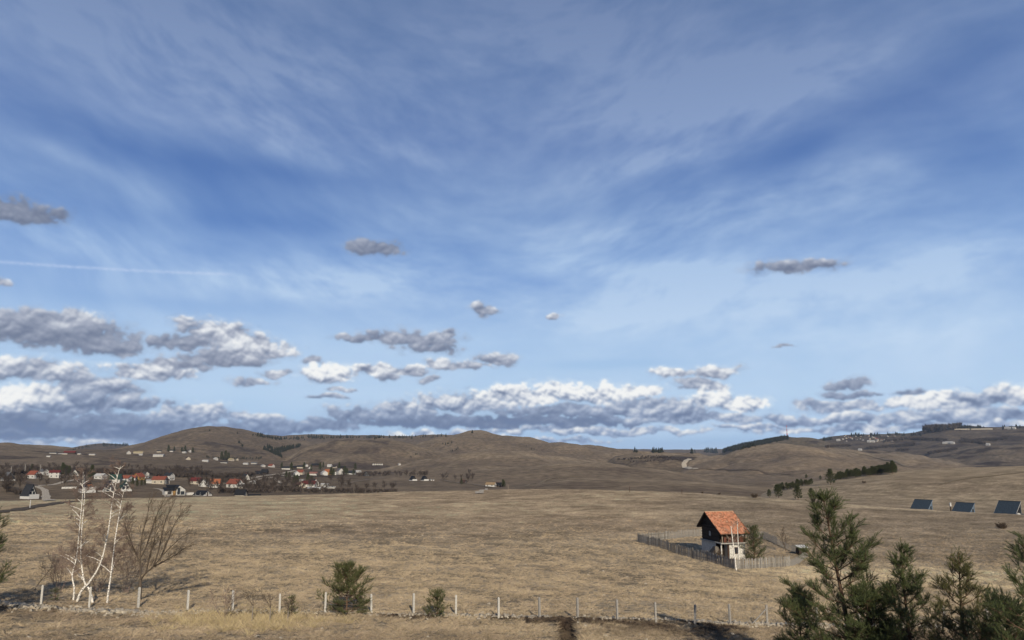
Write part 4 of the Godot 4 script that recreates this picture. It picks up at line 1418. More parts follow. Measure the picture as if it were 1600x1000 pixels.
func paddock_fence() -> void:
	var corners := [[1045, 842], [996.3, 846.5], [1060, 866], [1105, 877], [1149.5, 889.5], [1190, 888], [1236, 885]]
	var back := [[1045, 842], [1092, 838], [1150, 838], [1192, 842], [1215, 851], [1236, 861], [1262, 870], [1236, 885]]
	var t := thing("paddock_fence", "weathered grey picket fence round the log cottage's paddock", "picket fence", spot(1149.5, 889.5))
	var o := t.position
	var stuff := MB.new()
	var count := 0
	var pts := []
	for q in corners:
		pts.append(spot(q[0], q[1]))
	var variants := []
	for k in 5:
		var b := MB.new()
		var h := 1.22 + 0.05 * k - 0.1
		var w := 0.052
		b.box(Vector3(-w, 0.0, -0.011), Vector3(w, h - 0.06, 0.011))
		b.tri(Vector3(-w, h - 0.06, 0.011), Vector3(w, h - 0.06, 0.011), Vector3(0.0, h, 0.0))
		b.tri(Vector3(w, h - 0.06, -0.011), Vector3(-w, h - 0.06, -0.011), Vector3(0.0, h, 0.0))
		variants.append(b.mesh([M.picket_a, M.picket_b, M.picket_c][k % 3]))
	var rails := MB.new()
	var posts := MB.new()
	for k in pts.size() - 1:
		var a: Vector3 = pts[k]
		var b: Vector3 = pts[k + 1]
		var ln := a.distance_to(b)
		var n := int(ln / 0.172)
		var yaw := atan2(-(b - a).z, (b - a).x)
		for j in n:
			var p := a.lerp(b, (j + 0.5) / n)
			p.y = ground(p.x, p.z) - 0.06 + rng.randfn(0, 0.03)
			if count < 290:
				var m := put("picket", variants[rng.randi() % 5], t, p - o)
				m.rotation = Vector3(0, yaw, rng.randfn(0, 0.035))
				count += 1
			else:
				stuff.box(Vector3(-0.052, 0, -0.011), Vector3(0.052, rng.randf_range(1.05, 1.25), 0.011), Transform3D(Basis.from_euler(Vector3(0, yaw, rng.randfn(0, 0.035))), p - o))
		var np := maxi(1, int(ln / 2.4))
		for j in np:
			var p := a.lerp(b, float(j) / np)
			p.y = ground(p.x, p.z)
			var q := a.lerp(b, float(j + 1) / np)
			q.y = ground(q.x, q.z)
			var side := Vector3(0, 0, -0.06).rotated(Vector3.UP, yaw)
			boxpart("post", Vector3(-0.06, -0.1, -0.06), Vector3(0.06, 1.24, 0.06), M.picket_b, t).position = p - o + side * 1.3
			for hgt in [0.35, 0.92]:
				rails.tube([p - o + side + Vector3(0, hgt, 0), q - o + side + Vector3(0, hgt, 0)], [0.035, 0.035], 4)
	part("rail", rails, M.picket_b, t)
	var bp := []
	for q in back:
		bp.append(spot(q[0], q[1]))
	for k in bp.size() - 1:
		var a: Vector3 = bp[k]
		var b: Vector3 = bp[k + 1]
		var n := int(a.distance_to(b) / 0.19)
		var yaw := atan2(-(b - a).z, (b - a).x)
		for j in n:
			if k == 4 and j % 3 == 0:
				continue
			var p := a.lerp(b, (j + 0.5) / n)
			p.y = ground(p.x, p.z) - 0.05
			stuff.box(Vector3(-0.052, 0, -0.011), Vector3(0.052, rng.randf_range(1.0, 1.25) * (0.75 if k > 3 else 1.0), 0.011), Transform3D(Basis.from_euler(Vector3(0, yaw, rng.randfn(0, 0.04))), p - o))
	part("far_pickets", stuff, M.picket_a, t).set_meta("kind", "stuff")
	# what stands in the paddock
	for q in [[1150.5, 891, [[1150, 888], [1147, 862], [1144.5, 842], [1142, 822]], "pair birch nearer the fence corner, leaning left before the cottage"], [1155, 887, [[1155, 886], [1154, 860], [1153, 842], [1152, 815]], "straight thin birch right of its twin before the cottage"]]:
		birch_small(q[0], q[1], q[2], q[3])
	pine("dense dark evergreen at the right corner of the log cottage", spot(1179, 876), 3.9, {"spread": 1.75, "shape": 0.45, "bare": 0.03, "step": 0.26, "dens": 1.0, "shoot": 0.34, "gaps": 0.05}, "evergreen_tree", "")
	var sh := {"thin": 0.010, "thick": 0.03, "wild": 0.12, "rise": 0.03, "wind": Vector3(0.0, 0, 0), "kids": [0, 4, 5, 6], "from": 0.15, "angle": 0.6, "ratio": 0.55}
	bush("fruit_tree", "bare dark fruit tree in the paddock left of the white-roofed shed", spot(1229, 862), 2, 3.4, sh, M.twig_brown, 0.5)
	bush("bare_shrub", "tangled bare shrub below the cottage's stone stair wall", spot(1118, 874), 7, 1.2, sh, M.twig_brown, 0.8)
	bush("bare_shrub", "bare whitish bush at the foot of the cottage's lit plaster wall", spot(1163, 873), 6, 1.3, sh, M.pale_stem, 0.8)
	var s := thing("shed", "small dark board shed with a white flat roof behind the tall pine", "shed", spot(1253, 867), 0.2)
	boxpart("wall", Vector3(-0.6, -0.3, -0.4), Vector3(0.6, 0.9, 0.4), M.log_dark, s)
	var rr := MB.new()
	rr.slab(Vector3(-0.72, 0.98, 0.55), Vector3(0.72, 0.98, 0.55), Vector3(0.72, 1.2, -0.55), Vector3(-0.72, 1.2, -0.55), 0.06)
	part("roof", rr, M.plaster_white, s)

func birch_small(px: float, py: float, vp: Array, label: String) -> void:
	var base := spot(px, py)
	var t := thing("birch_tree", label, "tree", base, 0.0, "thin birches before the cottage")
	var pts := []
	for q in vp:
		pts.append(up_at(q[0], q[1], base) - base)
	pts[0] = Vector3(0, -0.1, 0)
	var path := smooth_path(pts, 4)
	var rs := PackedFloat32Array()
	for k in path.size():
		rs.append(lerpf(0.095, 0.03, float(k) / path.size()))
	var b := MB.new()
	b.tube(path, rs, 6)
	part("trunk", b, M.birch_bark, t)
	var f := MB.new()
	for k in 12:
		var u := rng.randf_range(0.4, 1.0)
		var a := rng.randf() * TAU
		wander(f, along(path, u), Vector3(cos(a), 0.8, sin(a)), rng.randf_range(0.6, 1.3), 0.022, 2, {"thin": 0.008, "wild": 0.15, "rise": 0.0, "wind": Vector3.ZERO, "kids": [0, 3, 4], "from": 0.2, "angle": 0.6, "ratio": 0.5})
	part("twigs", f, M.pale_stem, t)

# ---------------------------------------------------------------- buildings
func gable_house(n: String, label: String, cat: String, at: Vector3, yaw: float, w: float, l: float, h: float, rise: float, wall: Material, roof: Material, o := {}) -> Node3D:
	var t := thing(n, label, cat, at, yaw, o.get("group", ""))
	t.scale = Vector3.ONE * (0.86 if at.length() < 1100.0 else 0.74)
	if at.length() > 1100.0 and wall == M.plaster_white:
		wall = M.wall_far
	var f := -1.6
	var x := w / 2.0
	var z := l / 2.0
	var b := MB.new()
	b.quad(Vector3(x, f, z), Vector3(x, f, -z), Vector3(x, h, -z), Vector3(x, h, z))
	b.quad(Vector3(-x, f, -z), Vector3(-x, f, z), Vector3(-x, h, z), Vector3(-x, h, -z))
	for s in [1.0, -1.0]:
		b.quad(Vector3(-x * s, f, z * s), Vector3(x * s, f, z * s), Vector3(x * s, h, z * s), Vector3(-x * s, h, z * s))
		b.tri(Vector3(-x * s, h, z * s), Vector3(x * s, h, z * s), Vector3(0, h + rise, z * s))
	part("wall", b, wall, t)
	var ov: float = o.get("over", 0.45)
	var k := rise / x
	var r := MB.new()
	var top := h + rise + 0.12
	r.slab(Vector3(0, top, z + ov), Vector3(x + ov, top - (x + ov) * k, z + ov), Vector3(x + ov, top - (x + ov) * k, -z - ov), Vector3(0, top, -z - ov), 0.16)
	r.slab(Vector3(-x - ov, top - (x + ov) * k, z + ov), Vector3(0, top, z + ov), Vector3(0, top, -z - ov), Vector3(-x - ov, top - (x + ov) * k, -z - ov), 0.16)
	var ro := part("roof", r, roof, t)
	if o.get("chimney", true):
		boxpart("chimney", Vector3(x * 0.3 - 0.3, top - x * 0.3 * k - 0.3, -z * 0.3 - 0.3), Vector3(x * 0.3 + 0.3, top + 0.55, -z * 0.3 + 0.3), M.brick_red if o.get("chim_red", true) else wall, ro)
	if o.get("small", false):
		return t
	# windows of the gable that faces out, and of both long sides
	var floors := 2 if h > 4.2 else 1
	for q in floors:
		var y0 := 0.9 + q * 2.6
		for s in [-0.5, 0.5]:
			window(t, Vector3(s * x, y0, z), 0.0, 0.95, 1.15)
		for s in [-1, 1]:
			var nw := maxi(1, int(l / 3.4))
			for j in nw:
				window(t, Vector3(s * x, y0, -z + l * (j + 0.5) / nw), s * PI / 2.0, 1.0, 1.15)
	if rise > 2.0:
		window(t, Vector3(0, h + rise * 0.22, z), 0.0, 1.0, 1.1)
	var d := boxpart("door", Vector3(-0.45, 0.0, z + 0.002), Vector3(0.45, 2.0, z + 0.05), M.log_brown, t)
	if o.get("balcony", false):
		boxpart("balcony", Vector3(-x, 2.55, z + 0.06), Vector3(x, 2.70, z + 1.25), M.plaster_white, t)
		boxpart("balcony_rail", Vector3(-x, 2.702, z + 1.15), Vector3(x, 3.5, z + 1.22), o.get("rail", M.log_brown), t)
		for s in [-1, 1]:
			boxpart("balcony_post", Vector3(s * (x - 0.15) - 0.1, f, z + 1.05), Vector3(s * (x - 0.15) + 0.1, 2.548, z + 1.24), M.plaster_white, t)
	return t

func window(t: Node3D, at: Vector3, yaw: float, w: float, h: float) -> void:
	var p := Transform3D(Basis(Vector3.UP, yaw), at)
	var b := MB.new()
	b.box(Vector3(-w / 2, 0, 0.003), Vector3(w / 2, h, 0.03), p)
	var o := part("window", b, M.glass_dark, t)
	var f := MB.new()
	f.box(Vector3(-w / 2 - 0.09, -0.12, 0.003), Vector3(w / 2 + 0.09, -0.002, 0.10), p)
	f.box(Vector3(-0.04, 0.0, 0.031), Vector3(0.04, h, 0.05), p)
	part("frame", f, M.plaster_white, o)

func a_frame(n: String, label: String, at: Vector3, yaw: float, w: float, l: float, h: float, roof: Material, o := {}) -> Node3D:
	var t := thing(n, label, "cabin", at, yaw, o.get("group", ""))
	t.scale = Vector3.ONE * 0.86
	var p: float = o.get("plinth", 0.0)
	var x := w / 2.0
	var z := l / 2.0
	if p > 0.0:
		boxpart("plinth", Vector3(-x * 0.96, -1.8, -z), Vector3(x * 0.96, p, z + o.get("deck", 0.0)), M.plaster_white if not o.get("grey", false) else M.concrete_old, t)
	var r := MB.new()
	r.slab(Vector3(0, h + p, z), Vector3(x, p + 0.02, z), Vector3(x, p + 0.02, -z), Vector3(0, h + p, -z), 0.22)
	r.slab(Vector3(-x, p + 0.02, z), Vector3(0, h + p, z), Vector3(0, h + p, -z), Vector3(-x, p + 0.02, -z), 0.22)
	part("roof", r, roof, t)
	var zi := z - 0.55
	var xi := x * 0.955
	var g := MB.new()
	for s in [1.0, -1.0]:
		g.tri(Vector3(-xi * s, p + 0.03, zi * s), Vector3(xi * s, p + 0.03, zi * s), Vector3(0, (h - 0.3) + p, zi * s))
	if p <= 0.0:
		g.box(Vector3(-xi, -1.5, -zi), Vector3(xi, 0.028, zi))
	part("gable_wall", g, o.get("gable", M.plaster_white), t)
	for q in [[-0.52, 0.35, 0.42, 1.75], [0.10, 0.35, 0.42, 1.75], [-0.28, 2.35, 0.56, 1.2]]:
		var b := MB.new()
		b.box(Vector3(q[0] * x, p + q[1], zi + 0.003), Vector3((q[0] + q[2]) * x, p + q[1] + q[3] * h / 5.5, zi + 0.05))
		part("window", b, M.glass_dark, t)
	if p > 0.0 and o.get("deck", 0.0) > 0.0:
		var rl := MB.new()
		rl.box(Vector3(-xi, p + 0.002, z + o.deck - 0.08), Vector3(xi, p + 0.9, z + o.deck))
		part("deck_rail", rl, o.get("rail", M.plaster_white), t)
	return t

func village() -> void:
	var red: Material = M.roof_red
	# the nearer houses; numbers: bearing, foot of the house (or its distance), size, turn
	var face := func(p: Vector3) -> float: return atan2(-p.x, -p.z)
	var p := spot(12.5, 751)
	a_frame("a_frame_cabin", "grey A-frame cabin with white base at the far left edge", p, face.call(p) + 0.35, 7.6, 8, 5.4, M.roof_grey, {"plinth": 1.1, "gable": M.glass_dark})
	p = spot(44.6, 779.0, 330)
	a_frame("a_frame_cabin", "dark A-frame cabin with glazed gable on a tall white base by the track", p, face.call(p) + 0.6, 5.4, 6, 5.9, M.roof_slate, {"plinth": 1.3, "deck": 1.2, "gable": M.wall_white})
	p = spot(52.5, 747.5)
	gable_house("house", "white gabled house with orange-red roof at the far left of the village", "house", p, face.call(p) + 0.75, 6.5, 7.5, 3.4, 2.8, M.wall_white, red, {"balcony": true})
	p = spot(68, 742.5)
	gable_house("house", "pale house with grey roof between the two red-roofed houses at left", "house", p, face.call(p) + 0.5, 6, 7, 3.6, 2.2, M.wall_white, M.roof_grey)
	p = spot(85, 746.5)
	gable_house("house", "two-storey white house with dark red roof and long balcony", "house", p, face.call(p) + 1.45, 7, 7.6, 4.6, 1.7, M.wall_white, M.roof_wine, {"balcony": true})
	p = spot(116, 743)
	gable_house("house", "white house with a steep dark gable seen left of the birch tops", "house", p, face.call(p) + 0.05, 7.0, 8, 1.5, 4.0, M.wall_white, M.roof_grey, {"chimney": false})
	p = spot(108, 763.5)
	var rn := thing("ruined_wall", "low roofless white wall on the slope left of the birch tops", "wall", p, face.call(p))
	boxpart("wall", Vector3(-3.6, -1, 0), Vector3(3.4, 1.0, 0.3), M.wall_white, rn)
	boxpart("side_wall", Vector3(3.1, -1, -2.6), Vector3(3.4, 1.3, -0.002), M.wall_white, rn)
	p = spot(135, 769.5)
	a_frame("a_frame_cabin", "brown steep-roofed house with white ground floor behind the birch tops", p, face.call(p) + 0.3, 7.2, 8, 4.4, M.roof_brown, {"plinth": 2.4, "gable": M.brick_orange, "deck": 1.2})
	p = spot(157, 748.5)
	gable_house("house", "small white house with pale roof between the two birch tops", "house", p, face.call(p) + 0.9, 6.5, 8, 3.0, 1.8, M.wall_white, M.roof_pale)
	p = spot(169.5, 767.5)
	a_frame("a_frame_cabin", "black chalet with a white gable behind the tall birch", p, face.call(p) + 0.25, 8.6, 9, 6.6, M.roof_slate, {"gable": M.wall_white})
	p = spot(160, 768)
	gable_house("annex", "small white annex with dark roof at the black chalet's left side", "house", p, face.call(p) + 0.6, 3.5, 4, 1.4, 1.3, M.wall_white, M.roof_brown, {"small": true, "chimney": false})
	p = spot(192.5, 767)
	a_frame("a_frame_cabin", "green-roofed chalet with white gable right of the black chalet", p, face.call(p) + 0.3, 7.4, 9, 5.6, M.roof_green, {"gable": M.wall_white, "plinth": 0.8})
	p = spot(180, 754.5)
	gable_house("house", "white house with dark green roof above the black chalet", "house", p, face.call(p) + 1.3, 7, 8, 3.0, 3.4, M.wall_white, M.roof_green)
	p = spot(197, 752)
	gable_house("house", "low white house with red roof just right of the birch tops", "house", p, face.call(p) + 0.9, 6, 8, 2.6, 2.0, M.wall_white, red)
	p = spot(208, 750.5)
	gable_house("house", "little red-roofed house left of the ochre gable", "house", p, face.call(p) + 1.2, 4.5, 5, 2.4, 1.7, M.wall_white, red)
	p = spot(216.5, 750)
	gable_house("house", "ochre-gabled house with bright red roof", "house", p, face.call(p) - 0.7, 6.5, 7.5, 3.0, 3.0, M.wall_ochre, red)
	p = spot(227.5, 746.5)
	gable_house("house", "narrow white house touching the ochre-gabled house on its right", "house", p, face.call(p) + 0.4, 4.5, 5, 4.0, 1.9, M.wall_white, M.roof_grey)
	p = spot(235.5, 755)
	gable_house("garage", "small white flat-roofed garage left of the long red-roofed house", "garage", p, face.call(p) + 1.3, 4.5, 5.5, 2.2, 0.5, M.wall_white, M.roof_pale, {"small": true, "chimney": false})
	p = spot(249.5, 756)
	gable_house("house", "long white house with brick-red roof and columns", "house", p, face.call(p) + 1.25, 8, 9.5, 3.4, 2.4, M.wall_cream, M.roof_brick, {"balcony": true})
	p = spot(264, 750)
	gable_house("house", "white house with black roof behind the long red-roofed house", "house", p, face.call(p) + 0.8, 6.5, 7, 4.2, 2.6, M.wall_white, M.roof_slate)
	p = spot(306.5, 756.5)
	gable_house("house", "house with wine-red roof left of the plain white gable", "house", p, face.call(p) + 1.2, 7, 8, 2.8, 2.4, M.wall_cream, M.roof_wine)
	p = spot(318.5, 760)
	gable_house("barn", "plain white gable-fronted barn between two red-roofed houses", "barn", p, face.call(p) - 0.1, 6.6, 9, 2.4, 2.5, M.plaster_white, M.wall_white, {"small": true, "chimney": false, "over": 0.1})
	p = spot(335.5, 761.5)
	gable_house("house", "house with bright orange roof and white walls in the village centre", "house", p, face.call(p) + 1.5, 6.5, 7, 3.2, 3.0, M.wall_white, M.roof_orange)
	p = spot(367, 762)
	gable_house("house", "largest red-roofed house, its half-timbered gable facing right", "house", p, face.call(p) + 0.85, 8, 10, 3.2, 3.4, M.wall_white, M.roof_brick, {"balcony": true, "rail": M.plaster_white})
	p = spot(383.5, 749.5)
	gable_house("house", "small white gable cottage with black roof above the largest red roof", "house", p, face.call(p) + 0.45, 6, 7, 1.6, 4.2, M.wall_white, M.roof_slate, {"small": true})
	# the three dark houses along the pasture's crest
	p = aim(274, 430)
	p.y = ground(p.x, p.z)
	var m := thing("modern_house", "long modern house with stepped black roofs at the pasture's crest", "house", p, face.call(p) + 0.25)
	boxpart("wall", Vector3(-4.6, -1.5, -2.5), Vector3(0.6, 2.4, 2.2), M.wall_white, m)
	boxpart("cladding", Vector3(-0.9, 0.0, 2.203), Vector3(0.5, 2.2, 2.25), M.board_yellow, m)
	boxpart("window", Vector3(-3.2, 0.5, 2.203), Vector3(-1.5, 2.0, 2.24), M.glass_dark, m)
	var wing := MB.new()
	wing.box(Vector3(0.62, -1.5, -3), Vector3(4.8, 2.6, 3))
	wing.tri(Vector3(0.62, 2.6, 3), Vector3(4.8, 2.6, 3), Vector3(1.9, 4.8, 3))
	wing.tri(Vector3(4.8, 2.6, -3), Vector3(0.62, 2.6, -3), Vector3(1.9, 4.8, -3))
	part("wing", wing, M.wall_white, m)
	boxpart("window", Vector3(1.0, 0.3, 3.003), Vector3(2.3, 3.6, 3.04), M.glass_dark, m)
	boxpart("window", Vector3(2.6, 0.2, 3.003), Vector3(4.4, 1.9, 3.04), M.glass_dark, m)
	var rr := MB.new()
	rr.slab(Vector3(-5.1, 2.42, 2.7), Vector3(0.6, 2.42, 2.7), Vector3(0.6, 3.9, -1.0), Vector3(-5.1, 3.9, -1.0), 0.18)
	rr.slab(Vector3(-3.2, 4.0, -0.6), Vector3(1.9, 4.0, -0.6), Vector3(1.9, 4.95, -3.2), Vector3(-3.2, 4.95, -3.2), 0.18)
	rr.slab(Vector3(1.9, 4.95, 3.3), Vector3(5.2, 2.55, 3.3), Vector3(5.2, 2.55, -3.3), Vector3(1.9, 4.95, -3.3), 0.18)
	rr.slab(Vector3(0.3, 3.4, 3.3), Vector3(1.9, 4.95, 3.3), Vector3(1.9, 4.95, -3.3), Vector3(0.3, 3.4, -3.3), 0.18)
	part("roof", rr, M.roof_black, m)
	p = aim(297, 432)
	var gw := thing("garden_wall", "low white garden wall between the two black-roofed houses at the crest", "wall", p, face.call(p))
	boxpart("wall", Vector3(-2.6, -1.5, 0), Vector3(2.6, 1.25, 0.3), M.wall_white, gw)
	p = aim(319.5, 425)
	gable_house("house", "low house whose black roof slopes to the ground, round white gable", "house", p, face.call(p) + 0.75, 7.0, 7.5, 0.6, 2.3, M.wall_white, M.roof_black, {"chimney": false, "over": 0.3})
	p = aim(379, 425)
	gable_house("barn", "black barn with a steep roof at the crest left of the valley trees", "barn", p, face.call(p) + 1.2, 5, 5.6, 1.0, 2.6, M.wall_cream, M.roof_black, {"small": true, "chimney": false})
	p = aim(400, 420)
	gable_house("shed", "long flat black shed roof just showing over the crest", "shed", p, face.call(p) + 1.5, 3.4, 6.5, 0.2, 0.9, M.log_black, M.roof_black, {"small": true, "chimney": false})
	# upper village and the scattered farms: bearing, foot, width, length, wall height, roof rise, turn, wall, roof, label
	var far := [
		[424, 730, 8, 9, 2.6, 3.2, 0.8, "wall_white", "roof_brick", "red-roofed house apart at the upper left of the upper village"],
		[411, 729.5, 6, 7, 2.4, 1.6, 0.4, "plaster_white", "roof_pale", "white cottage left of the lone red-roofed house"],
		[404, 741.5, 5, 8, 1.4, 3.0, 1.2, "log_black", "roof_black", "left one of a pair of long black houses by the road bend"],
		[413.5, 740, 5, 8, 2.0, 3.6, 1.2, "log_black", "roof_black", "right one of a pair of long black houses by the road bend"],
		[448, 733.5, 7, 14, 2.2, 2.4, 1.4, "wall_white", "roof_slate", "long slate-roofed house at the left of the upper village"],
		[458, 732.5, 7, 11, 2.6, 2.6, 1.3, "log_dark", "roof_black", "black-roofed house second in the upper village row"],
		[469, 731.5, 8, 12, 2.6, 3.0, 1.4, "wall_cream", "roof_slate", "broad slate-roofed house amid the upper village row"],
		[478, 729, 7, 8, 3.4, 2.4, 0.5, "wall_white", "roof_grey", "grey-roofed white house behind the upper village row"],
		[484, 732.5, 6, 7, 2.8, 2.6, 0.3, "wall_white", "roof_brown", "white gable with brown roof before the biggest dark roof"],
		[493, 729, 9, 18, 3.2, 4.0, 1.45, "log_dark", "roof_black", "biggest dark hall roof in the upper village"],
		[515, 729.5, 8, 10, 3.4, 2.6, 1.2, "wall_white", "roof_pale", "white house with pale roof high in the upper village"],
		[523, 731, 6, 8, 2.4, 2.2, 0.9, "wall_cream", "roof_slate", "small slate roof right of the high white house"],
		[536, 732, 8, 12, 2.2, 2.8, 1.4, "log_dark", "roof_black", "long dark roof at the right end of the back row"],
		[463.5, 743, 6, 8, 3.2, 2.2, 0.2, "plaster_white", "roof_pale", "white gable house touching a red roof in the upper village"],
		[469.5, 741.5, 7, 8, 3.2, 3.0, 1.2, "wall_cream", "roof_brick", "brick-red roof just right of the white gable house"],
		[490, 742.5, 7, 10, 2.4, 2.0, 1.3, "wall_white", "roof_rose", "pale rose-roofed house in the middle of the upper village"],
		[506.5, 742.5, 7, 9, 3.4, 2.4, 0.3, "plaster_white", "roof_pale", "tall white house left of the orange roof"],
		[513, 741.5, 8, 9, 3.8, 3.4, 1.3, "wall_ochre", "roof_orange", "orange-roofed house, the brightest roof of the upper village"],
		[523.5, 742, 3, 3, 3.6, 1.0, 0.0, "plaster_white", "roof_slate", "narrow white hut left of the tall grey-white house"],
		[531, 741.5, 7, 8, 5.6, 3.0, 0.4, "wall_white", "roof_grey", "tall grey-white house with pointed gables"],
		[547, 741, 8, 15, 1.8, 3.4, 1.4, "plaster_white", "roof_slate", "long house with a deep slate roof and white wall"],
		[560, 738.5, 6, 10, 2.2, 2.0, 1.0, "plaster_white", "roof_pale", "all-white cottage at the right end of the upper village"],
		[469, 762, 6, 7, 2.4, 2.0, 0.5, "wall_cream", "roof_rose", "small pinkish house left in the lower cluster"],
		[483, 760.5, 7, 11, 2.6, 2.4, 1.3, "wall_white", "roof_wine", "dull red-roofed house amid the lower cluster"],
		[492, 759, 6, 7, 2.8, 3.4, 0.2, "plaster_white", "roof_slate", "white steep gable right of the dull red roof"],
		[491, 766, 4, 9, 1.6, 0.7, 1.4, "plaster_white", "roof_pale", "low white outbuilding below the dull red roof"],
		[507.5, 760, 4, 6, 1.8, 0.8, 1.2, "plaster_white", "roof_pale", "small white hut right in the lower cluster"],
		[515, 763, 3, 9, 1.0, 0.3, 1.5, "wall_white", "roof_pale", "long low white wall building at the lower cluster's right"],
		[471, 753, 4, 6, 1.6, 0.8, 1.2, "wall_cream", "roof_pale", "pale hut among the trees above the lower cluster"],
		[724, 755.5, 5, 6, 1.6, 2.2, 1.0, "log_dark", "roof_brown", "small dark barn by the track right of the twin cabins"],
		[767, 760.5, 6, 9, 2.2, 2.0, 1.2, "plaster_white", "roof_tan", "white house with tan roof near the pasture crest"],
		[779, 760.5, 5, 7, 1.6, 2.4, 1.1, "log_dark", "roof_black", "dark barn touching the tan-roofed house on its right"],
		[83, 709, 8, 15, 2.6, 1.6, 1.35, "plaster_white", "roof_slate", "long white farm building high on the left slope"],
		[98, 710, 5, 18, 1.6, 0.8, 1.4, "wall_cream", "roof_pale", "low pale byre left of the dark red farm roof"],
		[109, 709, 12, 24, 3.0, 3.6, 1.4, "log_dark", "roof_wine", "big dark red barn roof high on the left slope"],
		[124, 710.5, 5, 7, 2.0, 1.2, 1.0, "wall_cream", "roof_pale", "small pale hut just right of the dark red barn"],
		[76, 714, 4, 7, 1.8, 0.8, 1.2, "wall_white", "roof_pale", "white hut below the high farm on the left slope"],
		[144, 711.5, 6, 13, 2.0, 1.4, 1.3, "wall_cream", "roof_pale", "pale farm shed between the red barn and the white gable"],
		[201, 709.5, 9, 9, 3.2, 4.6, 0.1, "plaster_white", "roof_pale", "white pointed gable house at the foot of the dome hill"],
		[216, 708.5, 8, 22, 2.2, 2.6, 1.4, "wall_cream", "roof_straw", "long house with straw-yellow roof right of the white gable"],
		[220, 711.5, 5, 8, 1.8, 1.0, 1.3, "plaster_white", "roof_pale", "tiny white shed below the straw-yellow roof"],
		[248, 713.5, 14, 22, 4.2, 1.2, 1.35, "plaster_white", "roof_pale", "large flat white hall in the middle of the left slope"],
		[249, 706.5, 8, 12, 2.6, 2.4, 1.2, "wall_cream", "roof_slate", "dark-roofed farmhouse above the flat white hall"],
		[268, 705.5, 6, 9, 2.4, 2.0, 1.2, "wall_white", "roof_slate", "white farmhouse right of and above the flat white hall"],
		[288, 708, 7, 10, 2.6, 1.8, 1.1, "plaster_white", "roof_pale", "white house among dark trees at the dome hill's foot"],
		[296.5, 706.5, 6, 6, 4.6, 2.4, 0.4, "plaster_white", "roof_grey", "tall narrow white house at the dome hill's foot"],
		[293, 718, 10, 11, 2.4, 4.0, 0.3, "wall_cream", "roof_brown", "brown steep-roofed house alone below the dome hill"],
		[321, 721.5, 7, 13, 2.2, 2.0, 1.2, "plaster_white", "roof_pale", "white cottage right of the lone brown roof"],
		[337, 718.5, 7, 10, 2.4, 3.0, 0.5, "plaster_white", "roof_pale", "pointed white cottage second right of the lone brown roof"],
		[350, 723.5, 6, 14, 1.8, 1.6, 1.3, "plaster_white", "roof_slate", "low white house third right of the lone brown roof"],
		[361, 720, 9, 12, 3.4, 2.6, 0.8, "wall_cream", "roof_straw", "cream house with straw roof before the hill's dark trees"],
		[370, 719.5, 5, 7, 3.4, 1.8, 0.4, "wall_cream", "roof_grey", "small cream house right of the straw-roofed one"],
		[384, 726, 5, 9, 2.0, 1.4, 1.2, "plaster_white", "roof_pale", "small white house left of the road to the upper village"],
		[397, 725, 6, 12, 2.4, 2.0, 1.2, "plaster_white", "roof_grey", "white house by the road to the upper village"],
		[399, 756, 5, 7, 1.6, 1.4, 0.8, "plaster_white", "roof_pale", "tiny white gable in the valley scrub left of the lower cluster"],
		[624, 727, 5, 6, 3.2, 1.0, 0.3, "plaster_white", "roof_pale", "single white hut at the edge of the spur"],
		[675, 751, 4, 4, 1.2, 0.6, 0.3, "plaster_white", "roof_pale", "tiny white hut right of the twin cabins"],
	]
	for q in far:
		p = spot(q[0], q[1], 330)
		var o := gable_house("house" if not String(q[9]).contains("barn") else "barn", q[9], "house" if not String(q[9]).contains("barn") else "barn", p, face.call(p) + q[6], q[2], q[3], q[4], q[5], M[q[7]], M[q[8]], {"small": p.length() > 900.0, "chimney": q[5] > 2.0 and p.length() < 900.0})
	for q in [[572, 743.5, 0.15, "dark timber A-frame with glazed gable at the upper village's right end"], [645, 751, 0.5, "left one of twin dark A-frame cabins on white bases"], [663, 751, 0.5, "right one of twin dark A-frame cabins on white bases"]]:
		p = spot(q[0], q[1])
		a_frame("a_frame_cabin", q[3], p, face.call(p) + q[2], 6.4 if q[0] > 600 else 9.0, 7, 4.6 if q[0] > 600 else 6.0, M.roof_black, {"plinth": 0.9 if q[0] > 600 else 0.0, "gable": M.glazing if q[0] < 600 else M.log_dark, "deck": 1.4})
	for k in 5:
		p = spot(583 + k * 3.4, 726.5)
		gable_house("hut", "one of a short row of white huts at the wood's edge", "hut", p, face.call(p) + 0.2, 4.5, 5, 2.6, 1.6, M.plaster_white, M.roof_slate, {"small": true, "chimney": false, "group": "row of white huts at the wood's edge"})
	# the hamlet on the far plateau
	for k in 34:
		var x := rng.randf_range(1316, 1398)
		var yy := rng.randf_range(680.5, 690.0)
		p = spot(x, yy, 1000)
		gable_house("house", "tiny pale house in the hamlet on the far plateau", "house", p, face.call(p) + rng.randf_range(-1.2, 1.2), rng.randf_range(6, 10), rng.randf_range(7, 11), rng.randf_range(2.5, 4.5), rng.randf_range(2.5, 4), [M.wall_dim, M.wall_cream, M.wall_dim][k % 3], [M.roof_brick, M.roof_pale, M.roof_brown, M.roof_pale][k % 4], {"small": true, "chimney": false, "group": "houses of the far hamlet"})
	for q in [[1310, 689, "white house at the left of the far hamlet"], [1358, 691, "lower white house left of a pair under the far hamlet"], [1364, 691, "lower white house right of a pair under the far hamlet"], [1344, 704, "lone white specks of a house left under the mast plateau"], [1476, 693.5, "left white farm building on the right slope"], [1483, 693, "middle and longest white farm building on the right slope"], [1488.5, 693.5, "right white farm building on the right slope"], [1544, 696, "tiny white house far down the right slope"], [1573, 670, "white house on the right skyline"], [1581, 670.5, "longer white house at the right end of the skyline"], [1143.5, 703, "tiny white hut where the dark forest meets the gap"]]:
		p = spot(q[0], q[1], 900)
